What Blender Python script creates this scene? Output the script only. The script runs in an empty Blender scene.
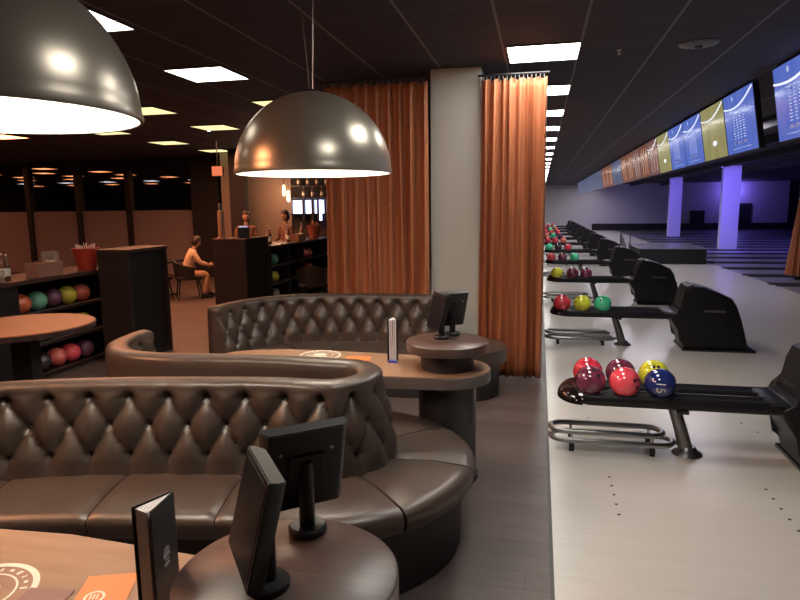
import bpy, bmesh, math, random
from mathutils import Vector, Matrix
random.seed(4)
S = bpy.context.scene
C = S.collection
PI = math.pi
sin, cos = math.sin, math.cos

# ------------------------------------------------------------------ materials
def mat(name, col, rough=.5, metal=0., emit=None, estr=0., spec=.5, coat=0., bump=None, var=None, alpha=None, ior=None):
    m = bpy.data.materials.new(name); m.use_nodes = True
    nt = m.node_tree; b = nt.nodes['Principled BSDF']
    b.inputs['Base Color'].default_value = (*col, 1)
    b.inputs['Roughness'].default_value = rough
    b.inputs['Metallic'].default_value = metal
    b.inputs['Specular IOR Level'].default_value = spec
    b.inputs['Coat Weight'].default_value = coat
    if ior: b.inputs['IOR'].default_value = ior
    if emit:
        b.inputs['Emission Color'].default_value = (*emit, 1)
        b.inputs['Emission Strength'].default_value = estr
    tc = None
    if bump or var:
        tc = nt.nodes.new('ShaderNodeTexCoord')
        mp = nt.nodes.new('ShaderNodeMapping'); nt.links.new(tc.outputs['Object'], mp.inputs['Vector'])
    if var:      # (colour2, scale, (sx,sy,sz))
        mp.inputs['Scale'].default_value = var[2]
        n = nt.nodes.new('ShaderNodeTexNoise'); n.inputs['Scale'].default_value = var[1]; n.inputs['Detail'].default_value = 6
        nt.links.new(mp.outputs['Vector'], n.inputs['Vector'])
        mx = nt.nodes.new('ShaderNodeMix'); mx.data_type = 'RGBA'
        rp = nt.nodes.new('ShaderNodeMapRange'); rp.inputs['From Min'].default_value = .35; rp.inputs['From Max'].default_value = .65
        nt.links.new(n.outputs['Fac'], rp.inputs['Value']); nt.links.new(rp.outputs['Result'], mx.inputs['Factor'])
        mx.inputs[6].default_value = (*col, 1); mx.inputs[7].default_value = (*var[0], 1)
        nt.links.new(mx.outputs[2], b.inputs['Base Color'])
    if bump:     # (scale, strength)
        n2 = nt.nodes.new('ShaderNodeTexNoise'); n2.inputs['Scale'].default_value = bump[0]; n2.inputs['Detail'].default_value = 4
        nt.links.new(mp.outputs['Vector'], n2.inputs['Vector'])
        bp = nt.nodes.new('ShaderNodeBump'); bp.inputs['Strength'].default_value = bump[1]; bp.inputs['Distance'].default_value = .004
        nt.links.new(n2.outputs['Fac'], bp.inputs['Height']); nt.links.new(bp.outputs['Normal'], b.inputs['Normal'])
    if alpha is not None:
        b.inputs['Transmission Weight'].default_value = alpha
    return m

def lines_mat(name, base, line, px, py, wx, wy, offx=0., offy=0., rough=.6, stagger=0., var=None, spec=.5, bump=0.):
    """flat surface with a rectangular pattern of thin lines (object coordinates, metres)"""
    m = bpy.data.materials.new(name); m.use_nodes = True
    nt = m.node_tree; N = nt.nodes; L = nt.links; b = N['Principled BSDF']
    b.inputs['Roughness'].default_value = rough; b.inputs['Specular IOR Level'].default_value = spec
    tc = N.new('ShaderNodeTexCoord'); sp = N.new('ShaderNodeSeparateXYZ'); L.new(tc.outputs['Object'], sp.inputs[0])
    def math_(op, a, bb=None):
        n = N.new('ShaderNodeMath'); n.operation = op
        for i, v in enumerate((a, bb)):
            if v is None: continue
            if isinstance(v, (int, float)): n.inputs[i].default_value = v
            else: L.new(v, n.inputs[i])
        return n.outputs[0]
    yy = math_('DIVIDE', math_('SUBTRACT', sp.outputs['Y'], offy), py)
    row = math_('FLOOR', yy)
    xx = math_('DIVIDE', math_('SUBTRACT', sp.outputs['X'], offx), px)
    if stagger: xx = math_('ADD', xx, math_('MULTIPLY', row, stagger))
    fy = math_('FRACT', yy); fx = math_('FRACT', xx)
    ly = math_('LESS_THAN', fy, wy / py); lx = math_('LESS_THAN', fx, wx / px)
    msk = math_('MAXIMUM', math_('MULTIPLY', ly, line[3]), math_('MULTIPLY', lx, line[4]))
    mx = N.new('ShaderNodeMix'); mx.data_type = 'RGBA'
    mx.inputs[6].default_value = (*base, 1); mx.inputs[7].default_value = (*line[:3], 1); L.new(msk, mx.inputs['Factor'])
    src = mx
    if var:
        # per-plank tone and grain
        cb = N.new('ShaderNodeCombineXYZ'); L.new(math_('FLOOR', xx), cb.inputs[0]); L.new(row, cb.inputs[1])
        wn = N.new('ShaderNodeTexWhiteNoise'); L.new(cb.outputs[0], wn.inputs['Vector'])
        mp = N.new('ShaderNodeMapping'); mp.inputs['Scale'].default_value = var[1]; L.new(tc.outputs['Object'], mp.inputs['Vector'])
        ns = N.new('ShaderNodeTexNoise'); ns.inputs['Scale'].default_value = 4; ns.inputs['Detail'].default_value = 7; L.new(mp.outputs['Vector'], ns.inputs['Vector'])
        t = math_('ADD', math_('MULTIPLY', wn.outputs['Value'], .45), math_('MULTIPLY', ns.outputs['Fac'], .9))
        t = math_('SUBTRACT', t, .18)
        m0 = N.new('ShaderNodeMix'); m0.data_type = 'RGBA'
        m0.inputs[6].default_value = (*base, 1); m0.inputs[7].default_value = (*var[0], 1); L.new(t, m0.inputs['Factor'])
        L.new(m0.outputs[2], mx.inputs[6])
    L.new(src.outputs[2], b.inputs['Base Color'])
    if bump:
        bp = N.new('ShaderNodeBump'); bp.inputs['Strength'].default_value = bump; bp.inputs['Distance'].default_value = .003
        L.new(math_('SUBTRACT', 1., msk), bp.inputs['Height']); L.new(bp.outputs['Normal'], b.inputs['Normal'])
    return m

M = {}
M['leather'] = mat('dark brown leather', (.062, .042, .033), .36, spec=.6, bump=(240, .08), var=((.076, .051, .039), 3, (1, 1, 1)))
M['plinth'] = mat('dark plinth vinyl', (.022, .018, .018), .5)
M['button'] = mat('leather button', (.05, .036, .03), .3, spec=.7)
M['table'] = mat('tan laminate wood', (.33, .19, .115), .42, var=((.28, .155, .095), 3, (1, 14, 14)))
M['table_edge'] = mat('table edge', (.14, .115, .105), .4)
M['disc'] = mat('brown wood disc', (.125, .078, .064), .32, var=((.085, .052, .044), 3, (1.2, 16, 16)))
M['column_dark'] = mat('dark laminate', (.03, .027, .03), .4)
M['black'] = mat('black plastic', (.012, .012, .014), .42)
M['black_gloss'] = mat('glossy black plastic', (.012, .011, .014), .12, spec=.6, coat=.4)
M['black_matte'] = mat('matte black', (.010, .010, .012), .6)
M['grey_plastic'] = mat('grey plastic', (.09, .09, .095), .4)
M['steel'] = mat('brushed steel', (.42, .41, .41), .28, 1.)
M['gunmetal'] = mat('gunmetal tube', (.22, .215, .22), .32, .9)
M['pend'] = mat('bronze lacquer', (.30, .26, .21), .30, .6, spec=.8)
M['pend_in'] = mat('white enamel', (.9, .88, .82), .5)
M['curtain'] = mat('rust orange fabric', (.44, .155, .07), .55, spec=.3, bump=(300, .2))
M['column'] = mat('grey plaster', (.50, .48, .43), .8, bump=(60, .1))
M['wallgrey'] = mat('grey wall paint', (.62, .58, .60), .85, bump=(30, .1))
M['wallblack'] = mat('black wall paint', (.018, .014, .018), .8)
M['wallbrown'] = mat('dark brown wall', (.05, .028, .026), .7)
M['beige'] = mat('beige wall', (.24, .175, .14), .8)
M['pillar'] = mat('white pillar paint', (.72, .70, .78), .7)
M['glass_black'] = mat('dark mirror glass', (.004, .004, .006), .02, spec=1., ior=2.1)
M['frost'] = mat('frosted panel', (.34, .26, .27), .75)
M['mullion'] = mat('window mullion', (.02, .012, .012), .4)
M['cab'] = mat('dark walnut cabinet', (.045, .026, .024), .4, var=((.03, .018, .018), 4, (10, 10, 1)))
M['cab_in'] = mat('cabinet interior', (.012, .009, .010), .6)
M['counter'] = mat('brown countertop', (.075, .04, .034), .25)
M['hitable'] = mat('orange brown tabletop', (.28, .10, .04), .35, var=((.24, .085, .035), 3, (1, 12, 12)))
M['cream'] = mat('cream print', (.80, .76, .64), .6)
M['darkprint'] = mat('dark brown print', (.085, .045, .032), .5)
M['white'] = mat('white paper', (.75, .74, .78), .6)
M['orange_paper'] = mat('orange paper', (.85, .22, .06), .5)
M['brown_paper'] = mat('brown paper', (.25, .12, .10), .5)
M['blue_plastic'] = mat('blue plastic', (.03, .06, .55), .3)
M['red_bucket'] = mat('red bucket', (.50, .05, .03), .35)
M['glass'] = mat('clear glass', (.9, .85, .8), .05, alpha=.85)
M['amber'] = mat('amber bottle glass', (.16, .06, .03), .08, spec=.8)
M['paperbag'] = mat('box card', (.36, .17, .12), .6)
M['skin'] = mat('skin', (.50, .29, .20), .55)
M['hair'] = mat('dark hair', (.02, .012, .01), .5)
M['shirt_cream'] = mat('cream sweater', (.72, .50, .34), .8)
M['trousers_tan'] = mat('tan trousers', (.55, .33, .20), .8)
M['shirt_dark'] = mat('dark patterned shirt', (.30, .15, .10), .8, var=((.06, .03, .025), 22, (1, 1, 1)))
M['hood'] = mat('black hood shell', (.012, .011, .014), .38, spec=.28)
M['strip'] = mat('pale tray sheen', (.55, .54, .53), .3)  # pale colour standing in for light reflected along the ball tray
M['trim'] = mat('floor edge trim', (.04, .035, .035), .4)

ball_cols = dict(red=(.72, .035, .06), pinkred=(.95, .07, .10), maroon=(.16, .025, .06), yellow=(.72, .66, .04), navy=(.012, .022, .13),
                 green=(.05, .52, .26), orange=(.75, .13, .05), teal=(.13, .36, .25), plum=(.13, .04, .08), black=(.03, .02, .03), silver=(.35, .36, .36), coral=(.62, .12, .09), olive=(.55, .46, .05))
ball_m = {k: mat('ball ' + k, v, .10, spec=.6, coat=.7, var=(tuple(min(1, c * 1.6 + .01) for c in v), 7, (1, 1, 1))) for k, v in ball_cols.items()}

# ------------------------------------------------------------------ helpers
def tag(o, label=None, cat=None, group=None, kind=None):
    if label: o['label'] = label
    if cat: o['category'] = cat
    if group: o['group'] = group
    if kind: o['kind'] = kind
    return o
def empty(name, loc=(0, 0, 0), rz=0, label=None, cat=None, group=None):
    o = bpy.data.objects.new(name, None); C.objects.link(o); o.location = loc; o.rotation_euler = (0, 0, rz)
    o.empty_display_size = .1
    return tag(o, label, cat, group)
def obj(name, bm, m, parent=None, smooth=False, loc=None):
    bmesh.ops.recalc_face_normals(bm, faces=bm.faces)
    me = bpy.data.meshes.new(name); bm.to_mesh(me); bm.free()
    me.materials.append(M[m] if isinstance(m, str) else m)
    if smooth:
        me.polygons.foreach_set('use_smooth', [True] * len(me.polygons))
        me.set_sharp_from_angle(angle=math.radians(40))
    o = bpy.data.objects.new(name, me); C.objects.link(o)
    if parent: o.parent = parent
    if loc: o.location = loc
    return o
def struct(name, bm, m, smooth=False):
    return tag(obj(name, bm, m, None, smooth), kind='structure')
def BM(): return bmesh.new()
def box(bm, x0, x1, y0, y1, z0, z1, bev=0, mtx=None):
    vs = [bm.verts.new((x, y, z)) for x in (x0, x1) for y in (y0, y1) for z in (z0, z1)]
    f = [bm.faces.new([vs[i] for i in q]) for q in ((0, 1, 3, 2), (4, 6, 7, 5), (0, 4, 5, 1), (2, 3, 7, 6), (0, 2, 6, 4), (1, 5, 7, 3))]
    if bev:
        es = list({e for q in f for e in q.edges})
        r = bmesh.ops.bevel(bm, geom=es, offset=bev, segments=2, profile=.5, affect='EDGES')
        vs = list({v for q in r['faces'] for v in q.verts} | {v for v in vs if v.is_valid})
    if mtx: bmesh.ops.transform(bm, matrix=mtx, verts=vs)
    return bm
def lathe(bm, prof, c=(0, 0, 0), seg=48, sx=1, sy=1):
    rings = []
    for r, z in prof:
        if r < 1e-5: rings.append([bm.verts.new((c[0], c[1], c[2] + z))])
        else: rings.append([bm.verts.new((c[0] + r * sx * cos(2 * PI * i / seg), c[1] + r * sy * sin(2 * PI * i / seg), c[2] + z)) for i in range(seg)])
    for a, b in zip(rings, rings[1:]):
        for i in range(seg):
            j = (i + 1) % seg
            if len(a) == 1 and len(b) == 1: continue
            if len(a) == 1: bm.faces.new((a[0], b[j], b[i]))
            elif len(b) == 1: bm.faces.new((a[i], a[j], b[0]))
            else: bm.faces.new((a[i], a[j], b[j], b[i]))
    return bm
def tube(bm, pts, r, seg=12, closed=False, caps=True):
    pts = [Vector(p) for p in pts]; n = len(pts); rings = []
    rr = r if isinstance(r, (list, tuple)) else [r] * n
    up = Vector((0, 0, 1))
    for i, p in enumerate(pts):
        a = pts[(i - 1) % n] if (closed or i) else p
        b = pts[(i + 1) % n] if (closed or i < n - 1) else p
        t = (b - a).normalized()
        u = up if abs(t.z) < .95 else Vector((0, 1, 0))
        s = t.cross(u).normalized(); w = s.cross(t).normalized()
        rings.append([bm.verts.new(p + rr[i] * (s * cos(2 * PI * k / seg) + w * sin(2 * PI * k / seg))) for k in range(seg)])
    for i in range(n if closed else n - 1):
        a, b = rings[i], rings[(i + 1) % n]
        for k in range(seg): bm.faces.new((a[k], a[(k + 1) % seg], b[(k + 1) % seg], b[k]))
    if caps and not closed:
        bm.faces.new(rings[0]); bm.faces.new(rings[-1][::-1])
    return bm
def prism(bm, poly, lo, hi, axis='y', bev=0, mtx=None):
    def P(a, b, t): return (a, t, b) if axis == 'y' else (a, b, t) if axis == 'z' else (t, a, b)
    A = [bm.verts.new(P(a, b, lo)) for a, b in poly]; B = [bm.verts.new(P(a, b, hi)) for a, b in poly]
    n = len(poly); fa = bm.faces.new(A); fb = bm.faces.new(B[::-1]); fs = [fa, fb]
    for i in range(n): fs.append(bm.faces.new((A[i], A[(i + 1) % n], B[(i + 1) % n], B[i])))
    vs = A + B
    if bev:
        es = list(set(fa.edges) | set(fb.edges))
        r = bmesh.ops.bevel(bm, geom=es, offset=bev, segments=3, profile=.5, affect='EDGES')
        vs = list({v for q in r['faces'] for v in q.verts} | {v for v in vs if v.is_valid})
    if mtx: bmesh.ops.transform(bm, matrix=mtx, verts=vs)
    return bm
def sweep(bm, frames, prof, closed=False, cap=True):
    """frames: (origin, normal) in plan; prof: list of (n, z)"""
    rings = [[bm.verts.new((o.x + nn.x * n, o.y + nn.y * n, z)) for n, z in prof] for o, nn in frames]
    m = len(prof); k = len(rings)
    for i in range(k if closed else k - 1):
        a, b = rings[i], rings[(i + 1) % k]
        for j in range(m): bm.faces.new((a[j], a[(j + 1) % m], b[(j + 1) % m], b[j]))
    if cap and not closed: bm.faces.new(rings[0]); bm.faces.new(rings[-1][::-1])
    return bm
def text(body, size, m, mtx, parent, name='lettering', ext=.0006):
    cu = bpy.data.curves.new(name, 'FONT'); cu.body = body; cu.size = size; cu.extrude = ext; cu.align_x = 'CENTER'; cu.align_y = 'CENTER'
    t = bpy.data.objects.new(name, cu)
    me = bpy.data.meshes.new_from_object(t); bpy.data.objects.remove(t)
    me.transform(mtx); me.materials.clear(); me.materials.append(M[m] if isinstance(m, str) else m)
    o = bpy.data.objects.new(name, me); C.objects.link(o); o.parent = parent
    return o
def copy_tree(o, parent=None):
    c = o.copy(); C.objects.link(c); c.parent = parent
    for ch in list(o.children): copy_tree(ch, c)
    return c
ORD = ['nearest', 'second nearest', 'third nearest', 'fourth nearest', 'fifth nearest', 'sixth nearest', 'seventh nearest', 'eighth nearest', 'ninth nearest', 'tenth nearest', 'eleventh nearest', 'twelfth nearest',
       'thirteenth nearest', 'fourteenth nearest', 'fifteenth nearest', 'sixteenth nearest', 'seventeenth nearest', 'eighteenth nearest', 'nineteenth nearest', 'twentieth nearest',
       '21st nearest', '22nd nearest', '23rd nearest', '24th nearest', '25th nearest', '26th nearest', '27th nearest', '28th nearest', '29th nearest', '30th nearest', '31st nearest', '32nd nearest', '33rd nearest']

# ------------------------------------------------------------------ camera
def setup_camera():
    h, f, roll, vp = 1.8, 620., .012, (540, 205)
    c, s = cos(roll), sin(roll)
    x, y = vp[0] - 400, 300 - vp[1]
    vx, vy = x * c + y * s, -x * s + y * c
    FY = Vector((vx, vy, -f)).normalized(); UP = Vector((0, f, vy)).normalized(); XX = FY.cross(UP)
    def w(v): return Vector((v.dot(XX), v.dot(FY), v.dot(UP)))
    r = w(Vector((c, -s, 0))); u = w(Vector((s, c, 0))); b = w(Vector((0, 0, 1)))
    cam = bpy.data.cameras.new('camera'); o = bpy.data.objects.new('camera', cam); C.objects.link(o)
    cam.sensor_width = 36; cam.lens = f * 36 / 800; cam.clip_start = .05; cam.clip_end = 200
    o.matrix_world = Matrix(((r.x, u.x, b.x, 0), (r.y, u.y, b.y, 0), (r.z, u.z, b.z, h), (0, 0, 0, 1)))
    S.camera = o
setup_camera()

# ------------------------------------------------------------------ room shell
CE = 3.18
struct('floor', box(BM(), -30, .085, -4, 46, -.1, 0),
       lines_mat('wood plank floor', (.150, .115, .105), (.05, .036, .034, 1., 1.), 1.2, .145, .003, .003, rough=.42, stagger=.37, var=((.085, .062, .058), (1.2, 14, 1)), spec=.4))
struct('trim_1', box(BM(), .085, .105, -4, 46, -.1, .004), 'trim')
struct('floor_1', box(BM(), .105, 5.05, -4, 46, -.1, 0),
       lines_mat('approach boards', (.66, .62, .575), (.52, .485, .45, .8, .25), 3.6, .028, .002, .0016, rough=.26, stagger=.41, spec=.5, var=((.61, .57, .53), (.8, 10, 1))))
lane_m = mat('dark lane boards', (.26, .25, .29), .35, var=((.22, .21, .26), 3, (.5, 20, 1)))
gut_m = M['black_matte']
# lanes and the black gutters between them
L0 = 15.1 - 1.825 * 10
k = 0; y = L0
while y < 46:
    
    struct('floor_%d' % (k + 2), box(BM(), 5.05, 24, y + .38, y + 1.825 - .38, -.1, 0), lane_m)
    b = BM(); prof = []
    for i in range(13):
        a = PI * i / 12; prof.append((y + .38 * cos(a) * .98, .045 * sin(a) - .02))
    prof += [(y - .37, -.1), (y + .37, -.1)]
    A = [b.verts.new((5.05 + .12, p, q)) for p, q in prof]; B_ = [b.verts.new((24, p, q)) for p, q in prof]
    nose = b.verts.new((4.90, y, -.005))
    n = len(prof)
    for i in range(n):
        b.faces.new((A[i], A[(i + 1) % n], B_[(i + 1) % n], B_[i])); b.faces.new((A[(i + 1) % n], A[i], nose))
    b.faces.new(B_)
    struct('trim_%d' % (k + 2), b, gut_m)
    y += 1.825; k += 1
struct('ceiling', box(BM(), -30, 25, -4, 46.2, CE, CE + .1),
       lines_mat('dark ceiling tiles', (.040, .034, .050), (.20, .19, .22, .35, 1.), .665, .645, .022, .012, offx=.305, offy=.09, rough=.75))
struct('wall_far', box(BM(), -.2, 25, 46, 46.2, -.1, CE), 'wallgrey')
struct('wall_right', box(BM(), 24, 24.2, -4, 46, -.1, CE), 'wallblack')
struct('wall_near', box(BM(), -30, 25, -4.2, -4, -.1, CE), 'wallblack')
struct('wall_left', box(BM(), -30.2, -30, -4, 18.2, -.1, CE), 'wallbrown')
struct('wall_partition', box(BM(), -.22, -.08, 8, 46, 0, CE), 'wallblack')
struct('wall_back', box(BM(), -30, -.22, 18, 18.2, -.1, CE), 'wallbrown')

# glazed wall at the back of the bar
WY = 15.6
b = BM(); box(b, -29.9, -8.95, WY, WY + .04, 1.78, CE); struct('window_1', b, 'glass_black')
b = BM(); box(b, -29.9, -8.95, WY - .03, WY + .03, 0, 1.78); struct('wall_panel', b, 'frost')
b = BM()
for x in (-21.2, -19.55, -17.9, -16.25, -14.58, -12.90, -11.27, -9.0):
    box(b, x - .075, x + .075, WY - .1, WY + .08, 0, CE)
struct('trim_90', b, 'mullion')
struct('wall_side', box(BM(), -8.95, -8.8, WY, 18, 0, CE), 'wallbrown')
struct('wall_bar', box(BM(), -9.0, -8.2, 15.0, 15.6, 0, CE), 'wallblack')
struct('wall_beige', box(BM(), -7.35, -5.85, 14.2, 14.4, 0, CE), 'beige')
struct('wall_strip', box(BM(), -7.68, -7.25, 14.2, 14.4, 0, CE), 'beige')
struct('wall_dark', box(BM(), -7.15, -6.75, 13.6, 13.75, 0, CE), 'wallblack')

# pillar beside the booth
struct('wall_column', box(BM(), -1.12, -.605, 6.5, 7.0, 0, CE, .008), 'column')

# purple lit pillars standing among the lanes
for i, (x, y, w) in enumerate(((6.76, 26, .62), (6.77, 36, .62))):
    b = BM(); box(b, x, x + w, y, y + .3, 0, CE, .01)
    struct('wall_pillar' if i == 0 else 'wall_pillar_far', b, 'pillar')
    b = BM(); box(b, x - .02, x + w + .02, y - .02, y + .32, 0, .03); struct('baseboard_%d' % (i + 1), b, 'black')
# features on the far wall
struct('door_1', box(BM(), 12.5, 13.75, 45.9, 46, 0, 1.75), 'wallblack')
struct('trim_91', box(BM(), 3.6, 24, 45.7, 46, 0, .45), 'wallblack')
struct('trim_92', box(BM(), 16.0, 16.5, 45.9, 46, .4, CE), 'wallblack')
struct('trim_93', box(BM(), 10.0, 10.9, 45.85, 46, .4, 1.3), 'wallblack')

# ------------------------------------------------------------------ ceiling lights
def emis(name, col, s): return mat(name, (.8, .8, .8), .5, emit=col, estr=s)
E_white = emis('cool panel light', (1., .97, .90), 17)
E_warm = emis('warm panel light', (1., .93, .78), 5)
E_yel = emis('yellow panel light', (.95, .86, .42), .95)
E_wh2 = emis('far white panel light', (.9, .9, 1.), 5)
E_or = emis('orange panel light', (1., .33, .13), 6)
def make_light(x, y, em, label, group):
    t = empty('ceiling_light', (x, y, CE), label=label, cat='ceiling light', group=group)
    b = BM()
    for a in ((-.325, .325, -.325, -.31), (-.325, .325, .31, .325), (-.325, -.31, -.31, .31), (.31, .325, -.31, .31)):
        box(b, a[0], a[1], a[2], a[3], -.012, 0)
    obj('frame', b, 'grey_plastic', t)
    b = BM(); box(b, -.31, .31, -.31, .31, -.008, -.001); obj('diffuser', b, em, t)
    return t
for i in range(21):
    make_light(0.0, 4.15 + 1.945 * i, E_white, 'square white light panel above the approach edge, %s in the row along the curtain' % ORD[i], 'ceiling panels along the approach edge')
make_light(0.0, 2.2, E_white, 'square white light panel above the approach edge, closest overhead', 'ceiling panels along the approach edge')
names = {-16.4: 'first row past the last seen one', -3.38: 'row right of the big near lamp', -5.45: 'middle row over the bar', -7.6: 'row before the window wall', -9.8: 'row over the left of the bar', -12.0: 'second row from the left wall', -14.2: 'leftmost row'}
for x in (-3.38, -5.45, -7.6, -9.8):
    for i in range(7):
        y = 4.15 + 1.945 * (i if x > -9 else i)
        if i > 5 or (x < -9 and i not in (3,)): continue
        em = E_warm if (x > -6 and i < 2) else E_yel if x > -9 else E_or
        make_light(x, y, em, '%s ceiling panel in the %s, %s one' % ('warm white' if em is E_warm else 'yellowish' if em is E_yel else 'orange', names[x], ORD[i]), 'ceiling panels over the bar')
for ci, x in enumerate((-13.6, -16.0, -18.4, -20.8, -23.2, -25.6, -28.0)):
    for i, y in enumerate((13.4, 11.3, 9.2, 7.0, 4.0, 1.2)):
        if ci == 0 and i < 3: continue
        em = E_wh2 if i == 4 else E_or
        make_light(x + .5 * (i % 2), y, em, '%s ceiling panel reflected in the glass wall, %s column from right, row %s from glass' % ('white' if i == 4 else 'orange', ['first', 'second', 'third', 'fourth', 'fifth', 'sixth', 'seventh'][ci], ['one', 'two', 'three', 'four', 'five', 'six'][i]), 'ceiling panels mirrored in the glass wall')
t = empty('smoke_detector', (1.32, 6.11, CE), label='flat round dark detector on the ceiling before the screens', cat='detector')
obj('housing', lathe(BM(), [(0, -.03), (.10, -.028), (.16, -.012), (.165, 0)]), 'grey_plastic', t, True)
obj('sensor', lathe(BM(), [(0, -.045), (.03, -.045), (.035, -.03)]), 'black', t, True)
t = empty('sprinkler', (.67, 6.19, CE), label='small white sprinkler head on the ceiling between light panels and screens', cat='sprinkler')
obj('rose', lathe(BM(), [(0, -.004), (.02, -.004), (.022, 0)], seg=16), 'white', t, True)
obj('nozzle', lathe(BM(), [(0, -.04), (.018, -.038), (.006, -.03), (.006, -.004)], seg=16), 'white', t, True)
t = empty('spotlight', (-5.75, 10.3, CE), label='tiny bright ceiling spot beside the yellowish panels', cat='spotlight')
obj('rim', lathe(BM(), [(.028, -.014), (.045, -.012), (.05, 0)], seg=20), 'steel', t, True)
obj('lamp', lathe(BM(), [(0, -.016), (.028, -.013)], seg=20), emis('spot', (1, .95, .85), 12), t, True)

PX1, PY1 = -1.95, 1.91
# ------------------------------------------------------------------ pendants
def pendant(x, y, z, label, power, R):
    t = empty('pendant_lamp', (x, y, z), label=label, cat='pendant lamp')
    out = [(R * cos(a), R * 1.0 * sin(a)) for a in [PI / 2 * i / 32 for i in range(33)]]
    prof = [(R + .004, -.012), (R + .006, 0)] + out[1:-1] + [(0.0, R)]
    inn = [((R - .012) * cos(a), (R - .012) * sin(a)) for a in [PI / 2 * i / 24 for i in range(25)]]
    obj('shade', lathe(BM(), [(R - .010, -.012)] + prof, seg=96), 'pend', t, True)
    obj('shade_lining', lathe(BM(), [(R - .011, -.010)] + inn[:-1] + [(0, R - .012)], seg=96), 'pend_in', t, True)
    obj('socket', lathe(BM(), [(0, R - .10), (.05, R - .10), (.05, R - .005)], seg=32), 'pend_in', t, True)
    bl = obj('bulb', lathe(BM(), [(0, R - .26), (.05, R - .245), (.07, R - .19), (.05, R - .13), (.03, R - .09), (0, R - .09)], seg=32), emis('bulb', (1, .95, .85), 30), t, True)
    obj('cap', lathe(BM(), [(0.05, R - .004), (.04, R + .012), (.015, R + .02), (0, R + .02)], seg=32), 'black', t, True)
    b = BM(); tube(b, [(-.01, 0, R + .01), (-.06, 0, CE - z - .02)], .005, 8); obj('cable', b, 'black', t, True)
    b = BM(); tube(b, [(.008, 0, R + .01), (.03, 0, CE - z - .02)], .004, 8); obj('cable', b, 'steel', t, True)
    obj('canopy', lathe(BM(), [(0, CE - z - .03), (.10, CE - z - .03), (.12, CE - z)], seg=32), 'black', t, True)
    ld = bpy.data.lights.new('pendant_glow', 'POINT'); ld.energy = power; ld.color = (1, .90, .76); ld.shadow_soft_size = .09
    lo = bpy.data.objects.new('pendant_glow', ld); C.objects.link(lo); lo.location = (x, y, z + .20)
pendant(PX1, PY1, 2.145, 'large bronze dome pendant nearest the camera, cut by the left edge', 22, .53)
pendant(-1.46, 3.95, 2.03, 'bronze dome pendant hanging over the far booth table', 15, .51)

# ------------------------------------------------------------------ curtains
def curtain(x0, y0, x1, y1, ztop, nf, amp, label, seed, rail=True, thick=.006, zbot=.02):
    rnd = random.Random(seed)
    mid = Vector(((x0 + x1) / 2, (y0 + y1) / 2, 0))
    t = empty('curtain', (mid.x, mid.y, 0), label=label, cat='curtain')
    d = Vector((x1 - x0, y1 - y0, 0)); Lg = d.length; d.normalize(); nn = Vector((-d.y, d.x, 0))
    ph = [rnd.uniform(-.6, .6) for _ in range(nf + 2)]; am = [rnd.uniform(.6, 1.25) for _ in range(nf + 2)]
    b = BM(); nu = nf * 16; nv = 34; G = []
    for j in range(nv + 1):
        v = j / nv; z = zbot + (ztop - zbot) * v; row = []
        for i in range(nu + 1):
            u = i / nu; q = u * nf; k = min(int(q), nf - 1); fr = q - k
            A = amp * (am[k] * (1 - fr) + am[k + 1] * fr) * (1.0 - .25 * v)
            P = (ph[k] * (1 - fr) + ph[k + 1] * fr) * (1 - .5 * v)
            off = A * sin(2 * PI * q + P + .5 * sin(2.2 * v + k)) + .25 * A * sin(4 * PI * q + 2 * P + v * 2)
            if v > .97: off *= .7
            su = (u - .5) * Lg * (1 + .03 * (1 - v)) + .012 * sin(6 * PI * q / nf + 2 * v)
            zz = z + (.012 * sin(2 * PI * q * 1.0 + 1) if v > .99 else 0)
            p = d * su + nn * off; row.append(b.verts.new((p.x, p.y, zz)))
        G.append(row)
    for j in range(nv):
        for i in range(nu): b.faces.new((G[j][i], G[j][i + 1], G[j + 1][i + 1], G[j + 1][i]))
    o = obj('fabric', b, 'curtain', t, True)
    md = o.modifiers.new('thickness', 'SOLIDIFY'); md.thickness = thick
    b = BM(); p = d * (Lg / 2 + .03); tube(b, [(-p.x, -p.y, ztop + .045), (p.x, p.y, ztop + .045)], .012, 10); obj('rail', b, 'black', t, True)
    for k in range(nf * 2):
        u = (k + .5) / (nf * 2) - .5; q = d * (u * Lg)
        b = BM(); tube(b, [(q.x, q.y, ztop - .02), (q.x, q.y, ztop + .04)], .006, 6); obj('hook', b, 'grey_plastic', t, True)
    return t
curtain(-.60, 6.44, .035, 6.44, 3.03, 8, .045, 'rust orange floor-length curtain right of the grey pillar', 3)
curtain(-2.24, 6.40, -1.14, 6.40, 3.04, 9, .05, 'rust orange curtain left of the grey pillar behind the far sofa', 8)
curtain(.0, 8.75, .0, 14.5, 3.0, 24, .045, 'orange curtain further along the edge of the approach', 5)
# draped curtain at the right edge
t = empty('curtain', (5.98, 16.2, 0), label='orange drape at the right edge beside the lanes', cat='curtain')
b = BM(); prof = []
nu = 96; G = []
for j in range(21):
    v = j / 20; z = .10 + 3.05 * v; r = .26 - .17 * min(1, v * 1.6) ; row = []
    for i in range(nu):
        a = 2 * PI * i / nu; rr = r * (1 + .16 * sin(12 * a + v)); row.append(b.verts.new((rr * cos(a), rr * sin(a), z)))
    G.append(row)
for j in range(20):
    for i in range(nu): b.faces.new((G[j][i], G[j][(i + 1) % nu], G[j + 1][(i + 1) % nu], G[j + 1][i]))
obj('fabric', b, 'curtain', t, True)
b = BM(); lathe(b, [(0, 0), (.10, 0), (.10, .03), (.02, .05), (.02, 3.16), (0, 3.16)], seg=20); obj('pole', b, 'black', t, True)

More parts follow.
